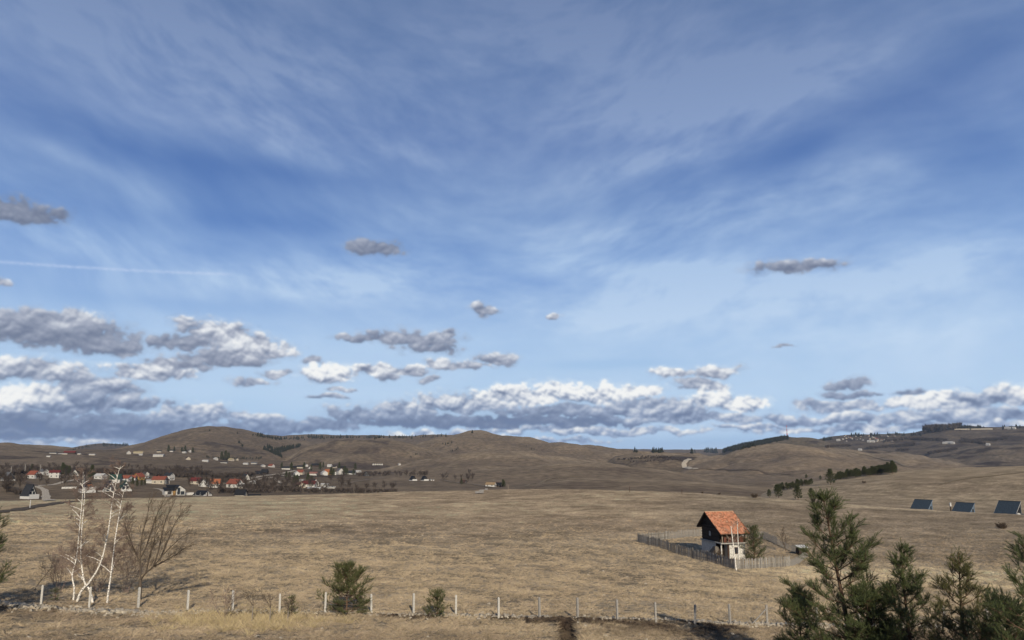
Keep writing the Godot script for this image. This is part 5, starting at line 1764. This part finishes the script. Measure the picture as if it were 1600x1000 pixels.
		var s := p.length() / 2600.0
		gable_house("house", q[2], "house", p, face.call(p) + 1.2, 11 * s, (26 if "longest" in q[2] or "longer" in q[2] else 13) * s, 5.0 * s, 3.0 * s, M.plaster_white, M.roof_pale, {"small": true, "chimney": false})
	p = spot(1517, 671.5, 1500)
	var qw := thing("retaining_wall", "long pale wall under dark trees on the right skyline", "wall", p, face.call(p))
	boxpart("wall", Vector3(-78, -12, 0), Vector3(78, 5.0, 3), M.wall_cream, qw)
	p = spot(1230, 682.5, 1500)
	var mast := thing("radio_mast", "thin red and white radio mast on the forested hilltop", "mast", p)
	for k in 6:
		var b := MB.new()
		var mh := 7.0
		for s in [Vector2(-1, -1), Vector2(1, -1), Vector2(1, 1), Vector2(-1, 1)]:
			var a0 := 1.5 - k * 0.2
			var a1 := 1.3 - k * 0.2
			b.tube([Vector3(s.x * a0, k * mh - 1.0, s.y * a0), Vector3(s.x * a1, (k + 1) * mh - 1.0, s.y * a1)], [0.35, 0.35], 4)
			b.tube([Vector3(s.x * a0, k * mh - 1.0, s.y * a0), Vector3(-s.y * a1, (k + 1) * mh - 1.0, s.x * a1)], [0.2, 0.2], 3)
		part("mast_section", b, M.mast_red if k % 2 else M.plaster_white, mast)
	# power poles beside the left houses
	for q in [[38.5, 741, "white-topped power pole left of the red-roofed house"], [62, 742, "power pole between the first village houses"], [16, 748, "power pole behind the grey A-frame cabin"]]:
		p = spot(q[0], q[1])
		var pole := thing("power_pole", q[2], "power pole", p, face.call(p))
		var b := MB.new()
		b.tube([Vector3(0, -0.5, 0), Vector3(0, 8.2, 0)], [0.22, 0.15], 6)
		part("pole", b, M.concrete_old, pole)
		boxpart("crossarm", Vector3(-0.9, 7.5, -0.08), Vector3(0.9, 7.68, 0.08), M.log_dark, pole)
	var st := spot(46.5, 794)
	tag_post("field_post", "single short white marker post in the pasture at far left", st, 1.6, M.plaster_white)
	tag_post("field_post", "thin brown field post on the crest in the middle", spot(984, 769), 1.7, M.log_brown)
	tag_post("field_post", "second thin field post on the crest, right of the middle", spot(1065.5, 771.5), 1.2, M.log_brown)
	tag_post("field_post", "thin pale field post at the crest right of the tan-roofed house", spot(794, 766), 1.8, M.pale_wood)

func tag_post(n: String, label: String, at: Vector3, h: float, m: Material) -> void:
	var b := MB.new()
	b.tube([Vector3(0, -0.2, 0), Vector3(0.03, h, 0)], [0.09, 0.08], 6)
	b.tube([Vector3(0.03, h, 0), Vector3(0.03, h + 0.05, 0)], [0.08, 0.01], 6)
	var o := part(n, b, m, self)
	o.position = at
	tag(o, label, "post")

func cabins() -> void:     # three blue-grey metal-roofed cabins behind the right crest
	var k := 0
	for q in [[1433, 262.0, "left blue-grey metal-roofed cabin over the right crest", 5.2, 3.7], [1497, 254.0, "middle and smallest blue-grey metal-roofed cabin", 5.0, 3.5], [1565.5, 243.0, "right blue-grey cabin with pale trim on its open gable", 5.4, 4.4]]:
		var p := aim(q[0], q[1])
		var yaw := atan2(-p.x, -p.z) - deg_to_rad(2.0)
		var t := thing("cabin", q[2], "cabin", p, yaw, "blue metal-roofed cabins")
		var l: float = q[3]
		var h: float = q[4]
		var d := 3.4
		# local x runs along the ridge, the roof falls toward +z, the door gable faces +x
		var r := MB.new()
		var hz := 2.6
		var zb := -2.2
		r.slab(Vector3(-l / 2, -0.3, hz), Vector3(l / 2, -0.3, hz), Vector3(l / 2 + 0.0, h, zb), Vector3(-l / 2, h, zb), 0.12)
		var ro := part("roof", r, M.roof_blue, t)
		boxpart("back_wall", Vector3(-l / 2 + 0.1, -0.6, zb), Vector3(l / 2 - 0.14, h - 0.16, zb + 0.12), M.wall_blue, t)
		t.rotation.y = yaw - deg_to_rad(24.0)
		var ribs := MB.new()
		var nr := int(l / 0.45)
		for j in nr + 1:
			var x := -l / 2 + 0.02 + (l - 0.04) * j / nr
			ribs.tube([Vector3(x, -0.28, hz + 0.01), Vector3(x, h + 0.02, zb + 0.02)], [0.028, 0.028], 4)
		part("ribs", ribs, M.roof_blue, ro)
		boxpart("ridge_cap", Vector3(-l / 2 - 0.03, h - 0.02, zb - 0.1), Vector3(l / 2 + 0.03, h + 0.06, zb + 0.15), M.roof_blue, ro)
		var g := MB.new()
		for s in [1.0, -1.0]:
			var xx: float = s * (l / 2 - 0.15)
			var a := Vector3(xx, -0.6, hz - 0.25)
			var b := Vector3(xx, -0.6, zb + 0.122)
			var c := Vector3(xx, h - 0.22, zb + 0.122)
			if s > 0:
				g.tri(a, b, c)
			else:
				g.tri(b, a, c)
		part("gable_wall", g, M.wall_blue if k < 2 else M.roof_black, t)
		boxpart("door", Vector3(l / 2 - 0.148, 0.0, -1.5), Vector3(l / 2 - 0.10, 1.9, -0.7), M.glass_dark, t)
		for s in [[hz]]:
			var tr := MB.new()
			tr.tube([Vector3(l / 2 + 0.02, -0.3, s[0]), Vector3(l / 2 + 0.02, h, zb)], [0.06, 0.06], 4)
			if k == 2:
				tr.tube([Vector3(-l / 2 - 0.02, -0.3, s[0]), Vector3(-l / 2 - 0.02, h, zb)], [0.045, 0.045], 4)
			part("trim", tr, M.trim_blue if k < 2 else M.roof_pale, t)
		k += 1
	var p := aim(1479.5, 232)
	var c := thing("chimney_pipe", "white-capped pipe standing left of the middle blue cabin", "pipe", p)
	boxpart("pipe", Vector3(-0.11, -0.5, -0.11), Vector3(0.11, 2.4, 0.11), M.log_dark, c)
	boxpart("cap", Vector3(-0.17, 2.402, -0.17), Vector3(0.17, 3.3, 0.17), M.plaster_white, c)
	p = aim(1471, 228)
	tag_post("field_post", "short post beside the white-capped pipe", p, 0.9, M.pale_wood)
	p = aim(1583, 236)
	var tk := thing("water_tank", "pale round tank right of the right blue cabin", "tank", p)
	var b := MB.new()
	b.tube([Vector3(0, -0.5, 0), Vector3(0, 1.5, 0), Vector3(0, 1.75, 0), Vector3(0, 1.8, 0)], [0.55, 0.55, 0.42, 0.02], 12)
	part("drum", b, M.plaster_white, tk)
	p = aim(1597, 238)
	gable_house("shed", "low dark shed at the right edge beside the right blue cabin", "shed", p, 0.6, 2.4, 4.0, 0.9, 0.7, M.log_dark, M.roof_grey, {"small": true, "chimney": false})

# ---------------------------------------------------------------- tracks and roads
func road(n: String, label: String, pts: Array, wid: float, m: Material, lift := 0.05, cat := "road") -> void:
	var path := []
	for q in pts:
		path.append(q if q is Vector3 else spot(q[0], q[1], 60))
	var s := smooth_path(path, 10)
	var fine := PackedVector3Array()
	for k in s.size() - 1:
		var n2 := maxi(1, int(s[k].distance_to(s[k + 1]) / 6.0))
		for j in n2:
			fine.append(s[k].lerp(s[k + 1], float(j) / n2))
	fine.append(s[-1])
	var b := MB.new()
	var prev := []
	var up := lift + fine[0].length() * 0.0006
	for k in fine.size():
		var d := fine[mini(k + 1, fine.size() - 1)] - fine[maxi(k - 1, 0)]
		var side := Vector3(-d.z, 0, d.x).normalized() * wid * 0.5
		var w: float = 1.0 + 0.35 * nz.tone2.get_noise_2d(fine[k].x * 3.0, fine[k].z * 3.0)
		var row := []
		for f in [-1.0, -0.33, 0.33, 1.0]:
			var q: Vector3 = fine[k] + side * f * w
			q.y = ground(q.x, q.z) + up * (1.0 if absf(f) < 0.5 else 0.7)
			row.append(q)
		if prev.size():
			for j in 3:
				b.quad(prev[j], prev[j + 1], row[j + 1], row[j])
		prev = row
	tag(part(n, b, m, self), label, cat, "", "structure")

func roads() -> void:
	road("dirt_track", "pale dirt track running down beside the dark A-frame with tall base", [[77, 783], [71, 770], [64, 763], [57, 760], [66, 758.5], [85, 757], [110, 751], [122, 749]], 3.2, M.gravel, 0.06)
	road("dirt_track", "short track curving left past the left A-frames", [[57, 760], [44, 754], [30, 748.5]], 2.4, M.earth_track, 0.05)
	road("dirt_track", "pale farm track along the left skyline hill", [[-20, 706], [30, 707], [70, 709], [95, 710.5]], 7.0, M.gravel_dull, 0.1)
	road("rutted_track", "dark rutted track across the left side of the pasture", [[-15, 801], [25, 797], [60, 791], [100, 785], [118, 783]], 3.4, M.earth_dark, 0.03)
	road("gravel_road", "gravel road bending toward the modern black-roofed house", [[241, 763.5], [250, 765], [257, 769], [262, 777]], 2.6, M.gravel, 0.06)
	road("gravel_road", "pale road winding down from the upper village", [[380, 750], [395, 747.5], [412, 744], [430, 741.5], [452, 737.5], [462, 735.5]], 4.5, M.gravel, 0.1)
	road("gravel_road", "loop of pale road below the pair of long black houses", [[380, 757], [392, 753], [410, 748], [430, 746.5], [431, 750], [437, 754], [443, 756]], 4.0, M.gravel, 0.1)
	road("gravel_road", "short pale road to the white gable house of the upper village", [[432, 741], [440, 743], [450, 744.8], [462, 744.5]], 4.0, M.gravel, 0.1)
	road("gravel_road", "pale winding road in the gap between the hills", [[1078, 717.5], [1071, 722], [1069, 727], [1076, 731.5], [1088, 733.5]], 9.0, M.gravel, 0.2)
	road("dirt_track", "dull straight road running right from the winding road", [[1088, 733.5], [1120, 734.5], [1150, 735], [1190, 737], [1240, 743]], 6.0, M.earth_track, 0.2)
	road("dirt_track", "faint track on the hillside beyond the twin cabins", [[538, 757], [560, 752], [590, 748], [610, 746]], 3.0, M.gravel_dull, 0.1)
	road("dirt_track", "track past the small dark barn toward the tan-roofed house", [[690, 750], [710, 754], [740, 757.5], [770, 762]], 2.6, M.gravel_dull, 0.08)
	road("dirt_track", "short pale track at the crest left of the tan-roofed house", [[746, 768.5], [753, 766], [760, 763.5]], 2.0, M.gravel, 0.06)
	road("farm_path", "pale footpath up the brown hill right of the road", [[1310, 703], [1340, 709], [1370, 716], [1400, 722], [1425, 730]], 5.0, M.gravel_dull, 0.2, "path")
	road("farm_path", "faint pale path across the sunlit hill above the cabins", [[1470, 757], [1500, 750], [1550, 744], [1610, 737]], 1.8, M.straw_path, 0.05, "path")
	road("farm_path", "faint path at the foot of the brown hill", [[1195, 741], [1230, 743.5], [1260, 746]], 4.0, M.gravel_dull, 0.1, "path")
	road("farm_path", "thin pale sheep path over the low rolling ground", [[820, 761], [850, 752], [880, 746], [910, 744]], 3.0, M.straw_path, 0.1, "path")

# ---------------------------------------------------------------- trees of the middle and far distance
func far_trees() -> void:
	# three bare crowns, copied
	var protos := []
	for k in 3:
		var t := thing("bare_tree", "bare brown tree among the village houses", "tree", Vector3(0, -400, 0), 0.0, "bare trees among the village houses")
		var tr := MB.new()
		tr.tube([Vector3(0, -0.5, 0), Vector3(0.1, 2.2, 0), Vector3(0.0, 4.5, 0.1)], [0.17, 0.13, 0.08], 5)
		part("trunk", tr, M.grey_bark, t)
		var cr := MB.new()
		var sp := {"thin": 0.022, "wild": 0.14, "rise": 0.05, "wind": Vector3.ZERO, "kids": [0, 5, 6], "from": 0.15, "angle": 0.55, "ratio": 0.55}
		for q in 14:
			var a := rng.randf() * TAU
			wander(cr, Vector3(0, rng.randf_range(1.4, 4.3), 0), Vector3(cos(a), rng.randf_range(0.6, 1.6), sin(a)), rng.randf_range(1.6, 3.2), 0.06, 2, sp)
		part("twigs", cr, M.twig_far, t)
		protos.append(t)
	var spots := []
	var words := []
	for q in [[0, 60, 733, 742, 16, "among the leftmost village houses"], [60, 130, 730, 748, 18, "between the dark red roof and the birch tops"], [130, 240, 732, 746, 28, "behind the houses seen through the birches"], [225, 330, 735, 748, 30, "behind the long red-roofed house"], [340, 430, 755, 768, 26, "in the hollow right of the largest red-roofed house"], [380, 470, 758, 770, 24, "in the hollow left of the lower cluster"], [470, 620, 763, 771, 18, "along the valley floor right of the lower cluster"], [430, 560, 745, 757, 16, "between the upper village and the lower cluster"], [0, 40, 752, 770, 12, "below the grey A-frame at far left"], [60, 150, 752, 760, 8, "along the pale track at left"], [290, 400, 752, 772, 22, "about the white barn and the orange roof"], [615, 670, 743, 746, 26, "in the grove behind the twin A-frame cabins"], [690, 740, 745, 753, 12, "above the small dark barn by the track"]]:
		for k in q[4]:
			spots.append(spot(rng.randf_range(q[0], q[1]), rng.randf_range(q[2], q[3]), 330))
			words.append("bare brown tree " + q[5])
	var used := [false, false, false]
	for k in spots.size():
		var j := k % 3
		var p: Vector3 = spots[k]
		var s := rng.randf_range(0.7, 1.35) * (0.8 if p.length() < 420 else 1.0)
		if not used[j]:
			used[j] = true
			protos[j].position = p
			protos[j].scale = Vector3.ONE * s
			protos[j].set_meta("label", words[k])
			protos[j].set_meta("group", words[k].replace("tree", "trees"))
		else:
			dup(protos[j], p, rng.randf() * TAU, s, words[k], words[k].replace("tree", "trees"))
	# dark evergreens by the houses
	var ev := pine("dark evergreen just right of the dark red roof", spot(100, 742), 8.0, {"spread": 2.2, "shape": 0.75, "bare": 0.06, "step": 0.7, "shoot": 0.9, "coarse": true, "dens": 1.5, "gaps": 0.05}, "evergreen_tree", "dark evergreens beside the village houses")
	for q in [[49, 739, 0.9], [97, 741, 1.1], [104, 742, 1.0], [108, 741, 0.8], [140, 747, 0.8], [143, 745, 1.1], [207, 758, 0.7], [214, 760, 0.65], [221, 759, 0.7], [226, 758, 0.6], [447, 747, 0.8], [452, 748, 0.9], [460, 755, 0.9], [464, 756, 0.8], [481, 752, 0.9], [487, 753, 0.8], [517, 742, 1.2], [521, 744, 1.1], [538, 743, 1.3], [542, 742, 1.0], [552, 743, 1.0], [500, 734, 1.3], [486, 735, 1.1], [505, 731, 1.2], [455, 735, 1.2], [530, 733, 1.2], [475, 733, 1.2], [440, 733, 1.0], [555, 734, 1.3], [786, 761, 0.7], [788, 761, 0.6], [721, 757, 0.6], [289, 706, 1.6], [284, 706, 1.4], [263, 706, 1.6], [272, 705, 1.4], [301, 707, 1.5], [352, 719, 1.8], [357, 718, 1.5], [346, 718, 1.5]]:
		var p := spot(q[0], q[1], 330)
		var where := "among the leftmost village houses" if q[0] < 130 else ("between the birch tops and the long red roof" if q[0] < 235 else ("by the high white farms under the dome hill" if q[0] < 370 else ("about the upper village" if q[0] < 600 else "by the tan-roofed house")))
		if q[1] > 744 and q[0] > 440 and q[0] < 500:
			where = "about the lower cluster of houses"
		dup(ev, p, rng.randf() * 6.0, q[2] * rng.randf_range(0.8, 1.1) * (0.75 if p.length() < 600 else 1.0), "dark evergreen " + where, "dark evergreens " + where)
	# the plantation on the right hill: a clumped row of pines
	var pl := pine("dark green pine in the plantation row on the right hill", spot(1395, 741), 6.5, {"spread": 2.3, "shape": 0.45, "bare": 0.12, "step": 0.55, "shoot": 0.75, "coarse": true, "dens": 1.5, "gaps": 0.05}, "pine_tree", "pines of the plantation row on the right hill")
	for k in 44:
		var u := k / 43.0
		var x := lerpf(1304, 1399, u) + rng.randfn(0, 1.5)
		var yy := lerpf(751.5, 739.0, pow(u, 0.85)) - rng.randf() * 1.5
		dup(pl, spot(x, yy, 290), rng.randf() * 6.0, rng.randf_range(0.5, 0.85) * lerpf(0.75, 1.0, u))
	for k in 22:
		var u := k / 21.0
		var x := lerpf(1212, 1268, u) + rng.randfn(0, 1.0)
		dup(pl, spot(x, lerpf(769, 757.5, u) - rng.randf() * 1.2, 290), rng.randf() * 6.0, rng.randf_range(0.32, 0.6), "dark green pine in the lower, smaller pine row left on the right hill", "lower pine row on the right hill")
	for q in [[1216.5, 778, 0.8, "lone pine with flat top at the left foot of the right hill"], [1247, 781, 0.8, "wide flat pine at the foot of the right hill"], [1268, 778, 0.55, "small pine just left of the tallest near pine's tip"], [1298, 757.5, 1.1, "single big pine at the left end of the plantation row"], [1260, 748, 0.8, "pine on the far side of the right hill, left"], [1282, 750, 0.75, "pine on the far side of the right hill, right"], [1202, 777, 0.5, "small dark pine left of the flat-topped pine"], [1281, 780, 0.3, "tiny pine on the slope behind the tallest near pine's tip"]]:
		dup(pl, spot(q[0], q[1], 180), rng.randf() * 6.0, q[2], q[3], "lone pines about the right hill")
	for q in [[1566, 826, "round dark bush casting a shadow on the right slope"], [1350, 755, "small reddish bush on the right hill"], [1097, 771, "dark low bush on the crest in the middle"], [1124, 773, "spreading bare bush on the crest left of the right hill"], [1180, 778, "round brown bush on the crest by the right hill's foot"]]:
		var sp := {"thin": 0.012, "thick": 0.05, "wild": 0.13, "rise": 0.03, "wind": Vector3.ZERO, "kids": [0, 5, 6, 7], "from": 0.1, "angle": 0.6, "ratio": 0.6}
		var big := 1.0 if q[0] > 1560 else 1.2
		bush("field_bush", q[2], spot(q[0], q[1]), 9, big, sp, M.twig_brown, 0.8)
	# far woods, each one mass
	var con := MB.new()
	con.col = Color(1, 1, 1)
	for k in 5:
		var y0 := 0.12 + k * 0.17
		for j in 6:
			var a := TAU * (j + 0.5 * (k % 2)) / 6.0
			var a2 := a + 0.75
			var r := 0.30 * (1.0 - k * 0.17) * (0.8 + 0.3 * sin(j * 2.1 + k))
			con.tri(Vector3(cos(a2) * r, y0, sin(a2) * r), Vector3(cos(a) * r, y0 - 0.03 * (j % 2), sin(a) * r), Vector3(0, y0 + 0.32, 0))
	var cm := con.mesh(M.far_needles)
	var wood := func(called: String, label: String, rows: Array, size: float) -> void:
		var ts := []
		for q in rows:
			for k in q[4]:
				var p := spot_line(q, rng.randf())
				var s := size * p.length() / F * rng.randf_range(0.6, 1.2)
				ts.append(Transform3D(Basis(Vector3.UP, rng.randf() * 6.0) * Basis.from_scale(Vector3(s * 1.15, s, s * 1.15)), p - Vector3(0, s * 0.08, 0)))
		tag(scatter(called, cm, ts, self), label, "wood", "", "stuff")
	wood.call("ridge_wood", "dark scattered conifers along the long ridge's skyline", [[400, 678.5, 440, 686, 50], [436, 685, 520, 682.5, 46], [520, 682.5, 640, 682.5, 70], [640, 682.5, 700, 679.5, 14], [738, 675.5, 739, 675.5, 2], [480, 682, 505, 682, 20]], 4.5)
	wood.call("hollow_wood", "dark conifers in the hollow right of the dome hill", [[412, 700, 440, 712, 70], [425, 703, 460, 698, 70], [430, 708, 470, 695, 60], [418, 697, 425, 701, 20]], 5.0)
	wood.call("forest", "dark forest on the left flank of the mast hill", [[1130, 704.5, 1160, 696, 320], [1160, 696, 1232, 683.5, 620], [1140, 703, 1215, 686.5, 500]], 5.0)
	wood.call("gap_wood", "small dark tree clumps on the skyline of the gap", [[1019, 705, 1036, 705.5, 24], [1101, 705, 1120, 706, 30], [990, 705, 996, 705, 3], [1080, 706, 1086, 706, 4]], 7.0)
	wood.call("left_wood", "dark trees on the top of the small far hill at left", [[160, 694.5, 200, 694.5, 40], [112, 702, 150, 695, 12]], 3.5)
	wood.call("plateau_wood", "dark tree line on the right skyline", [[1500, 668, 1538, 668, 60], [1285, 687, 1300, 685, 30], [1575, 668, 1600, 666, 12], [1330, 679.5, 1375, 680, 40], [1385, 679, 1440, 679, 26], [1567, 669, 1570, 668, 4]], 4.5)
	wood.call("slope_trees", "single dark trees dotted on the dome hill and spur", [[305, 670, 420, 682, 7], [372, 690, 382, 697, 16], [690, 693, 712, 690, 9], [640, 713, 652, 709, 5], [700, 705, 720, 699, 6], [815, 693, 850, 708, 3], [360, 716, 410, 715, 34], [320, 713, 372, 718, 30]], 3.2)
	# leafless woods and scrub on the far plateau: bundles of stems
	var lf := MB.new()
	for k in 16:
		var a := k * 2.4
		var o := Vector3(cos(a) * 0.35, 1.0 - 0.25 * ((k * 7) % 5) / 5.0, sin(a) * 0.35)
		var s := Vector3(-sin(a), 0, cos(a)) * 0.05
		lf.tri(o * 0.2 - s * 0.4, o * 0.2 + s * 0.4, o + s)
		lf.tri(o * 0.2 + s, o * 0.55 - s * 2.2, o * 0.9 + Vector3(0.1, 0, -0.1))
	var lm := lf.mesh(M.far_twigs)
	var scrub := func(called: String, label: String, rows: Array, size: float) -> void:
		var ts := []
		for q in rows:
			for k in q[4]:
				var p := spot_line(q, rng.randf())
				var s := size * p.length() / F * rng.randf_range(0.6, 1.2)
				ts.append(Transform3D(Basis(Vector3.UP, rng.randf() * 6.0) * Basis.from_scale(Vector3(s, s, s)), p))
		tag(scatter(called, lm, ts, self), label, "wood", "", "stuff")
	scrub.call("leafless_wood", "grey leafless wood on the right skyline left of the pale wall", [[1444, 675, 1500, 668.5, 90], [1446, 672, 1470, 670, 30]], 9.0)
	scrub.call("plateau_scrub", "dark leafless copses in the folds of the right plateau", [[1355, 700, 1430, 694, 330], [1400, 703, 1420, 702, 60], [1290, 697, 1330, 696, 130], [1450, 708, 1495, 701, 200], [1420, 685, 1480, 687, 200], [1500, 690, 1575, 684, 400], [1502, 686, 1540, 693, 200], [1380, 689, 1420, 685, 90]], 3.5)
	scrub.call("hillside_scrub", "dark scrub on the shrubby hill left of the winding road", [[965, 717, 1050, 713, 130], [985, 721, 1065, 717, 70], [1000, 713, 1040, 712, 40]], 2.6)
	scrub.call("village_scrub", "brown thicket on the valley floor behind the pasture crest", [[340, 768, 430, 768, 150], [380, 762, 470, 766, 150], [440, 767, 620, 769, 190], [0, 743, 60, 736, 200], [60, 737, 130, 736, 160], [120, 738, 240, 740, 330], [240, 742, 300, 744, 220], [225, 738, 330, 741, 200], [10, 765, 30, 772, 60], [330, 745, 400, 742, 120], [560, 742, 610, 741, 60]], 7.0)

func spot_line(q: Array, u: float) -> Vector3:
	var x := lerpf(q[0], q[2], u) + rng.randfn(0, 0.5)
	var y := lerpf(q[1], q[3], u)
	var p := spot(x, y + 0.8 + absf(rng.randfn(0, 1.0)), 300)
	return p

func paint_box() -> void:
	worn("post_white", Color(0.72, 0.69, 0.63), 3.0)
	worn("post_grey", Color(0.46, 0.43, 0.39), 3.0)
	mat("wire", Color(0.28, 0.27, 0.26), 0.5, 0.6)
	worn("lime", Color(0.64, 0.56, 0.44), 2.5, 0.95)
	worn("soil", Color(0.040, 0.029, 0.023), 3.0, 1.0)
	worn("plaster_old", Color(0.80, 0.77, 0.70), 0.7)
	worn("plaster_white", Color(0.80, 0.79, 0.76), 0.6)
	worn("rubble", Color(0.24, 0.21, 0.18), 2.5)
	worn("concrete_old", Color(0.52, 0.50, 0.46), 1.2)
	worn("dark_wood", Color(0.035, 0.026, 0.020), 2.0)
	worn("log_dark", Color(0.072, 0.050, 0.038), 2.0)
	worn("log_black", Color(0.046, 0.034, 0.028), 2.0)
	worn("log_brown", Color(0.125, 0.066, 0.042), 2.0)
	worn("board_red", Color(0.19, 0.075, 0.050), 2.0)
	worn("board_yellow", Color(0.50, 0.29, 0.10), 1.0)
	worn("pale_wood", Color(0.40, 0.33, 0.25), 2.0)
	mat("metal_grey", Color(0.3, 0.3, 0.3), 0.4, 0.8)
	mat("glass_dark", Color(0.022, 0.026, 0.032), 0.12)
	mat("glazing", Color(0.10, 0.10, 0.10), 0.15)
	var tile := mat("tile", Color(1, 1, 1), 0.9)
	tile.vertex_color_use_as_albedo = true
	worn("ridge_cap", Color(0.60, 0.40, 0.26), 3.0)
	worn("picket_a", Color(0.42, 0.39, 0.35), 2.0)
	worn("picket_b", Color(0.31, 0.285, 0.25), 2.0)
	worn("picket_c", Color(0.52, 0.49, 0.44), 2.0)
	worn("brick_red", Color(0.30, 0.10, 0.07), 1.0)
	worn("brick_orange", Color(0.36, 0.16, 0.09), 0.7)
	worn("wall_white", Color(0.72, 0.70, 0.66), 0.25)
	worn("wall_cream", Color(0.62, 0.55, 0.44), 0.25)
	worn("wall_far", Color(0.60, 0.58, 0.54), 0.2)
	worn("wall_dim", Color(0.46, 0.43, 0.39), 0.25)
	worn("wall_ochre", Color(0.50, 0.30, 0.10), 0.3)
	worn("wall_blue", Color(0.16, 0.21, 0.27), 0.4)
	worn("roof_red", Color(0.34, 0.105, 0.065), 0.4)
	worn("roof_brick", Color(0.31, 0.095, 0.062), 0.4)
	worn("roof_orange", Color(0.46, 0.165, 0.080), 0.4)
	worn("roof_wine", Color(0.19, 0.035, 0.035), 0.4)
	worn("roof_rose", Color(0.36, 0.17, 0.14), 0.4)
	worn("roof_green", Color(0.035, 0.075, 0.060), 0.4)
	worn("roof_brown", Color(0.085, 0.052, 0.040), 0.4)
	worn("roof_grey", Color(0.17, 0.17, 0.18), 0.4)
	worn("roof_slate", Color(0.040, 0.043, 0.052), 0.4)
	worn("roof_black", Color(0.020, 0.021, 0.025), 0.4, 0.7)
	worn("roof_pale", Color(0.66, 0.65, 0.62), 0.4)
	worn("roof_straw", Color(0.50, 0.42, 0.24), 0.4)
	worn("roof_tan", Color(0.40, 0.28, 0.16), 0.4)
	worn("roof_blue", Color(0.052, 0.076, 0.105), 0.6, 0.65)
	mat("trim_blue", Color(0.13, 0.17, 0.22), 0.5)
	mat("mast_red", Color(0.5, 0.06, 0.05), 0.6)
	worn("gravel", Color(0.66, 0.57, 0.44), 0.15, 1.0)
	worn("gravel_dull", Color(0.30, 0.245, 0.18), 0.15, 1.0)
	worn("straw_path", Color(0.30, 0.235, 0.145), 0.1, 1.0)
	worn("earth_track", Color(0.16, 0.115, 0.08), 0.2, 1.0)
	worn("earth_dark", Color(0.13, 0.098, 0.065), 0.2, 1.0)
	worn("twig_far", Color(0.105, 0.081, 0.068), 1.0)
	worn("far_needles", Color(0.030, 0.036, 0.022), 0.05)
	worn("far_twigs", Color(0.098, 0.078, 0.068), 0.05)

func _ready() -> void:
	rng.seed = 5
	var cam := Camera3D.new()
	cam.name = "camera"
	cam.fov = rad_to_deg(2.0 * atan(500.0 / F))
	cam.rotation.x = PITCH
	cam.far = 40000.0
	cam.near = 0.5
	add_child(cam)
	var we := WorldEnvironment.new()
	we.name = "environment"
	var e := Environment.new()
	e.background_mode = Environment.BG_SKY
	e.sky = Sky.new()
	var pan := PanoramaSkyMaterial.new()
	pan.panorama = make_sky()
	e.sky.sky_material = pan
	e.tonemap_mode = Environment.TONE_MAPPER_LINEAR
	e.tonemap_exposure = 1.16
	e.background_energy_multiplier = 0.87
	e.ssao_enabled = true
	e.ssil_enabled = true
	e.sdfgi_enabled = true
	e.fog_enabled = true
	e.fog_density = 0.00003
	e.fog_light_color = Color(0.80, 0.88, 1.0)
	we.environment = e
	add_child(we)
	var sun := DirectionalLight3D.new()
	sun.name = "sun"
	sun.light_energy = 1.6
	sun.light_color = Color(1.0, 0.95, 0.86)
	sun.light_angular_distance = 0.5
	sun.shadow_enabled = true
	sun.rotation = Vector3(deg_to_rad(-SUN_EL), deg_to_rad(-SUN_AZ), 0)
	add_child(sun)
	print("sky ", Time.get_ticks_msec())
	make_materials()
	paint_box()
	make_plants_kit()
	print("mat ", Time.get_ticks_msec())
	plan_land()
	print("land ", Time.get_ticks_msec())
	build_land()
	print("mesh ", Time.get_ticks_msec(), " ", col_az.size(), " ", row_r.size())
	cottage()
	print("cottage ", Time.get_ticks_msec())
	paddock_fence()
	print("paddock_fence ", Time.get_ticks_msec())
	fence_line()
	print("fence_line ", Time.get_ticks_msec())
	near_plants()
	print("near_plants ", Time.get_ticks_msec())
	cabins()
	print("cabins ", Time.get_ticks_msec())
	village()
	print("village ", Time.get_ticks_msec())
	roads()
	print("roads ", Time.get_ticks_msec())
	far_trees()
	print("far_trees ", Time.get_ticks_msec())
	grass()
	print("grass ", Time.get_ticks_msec())
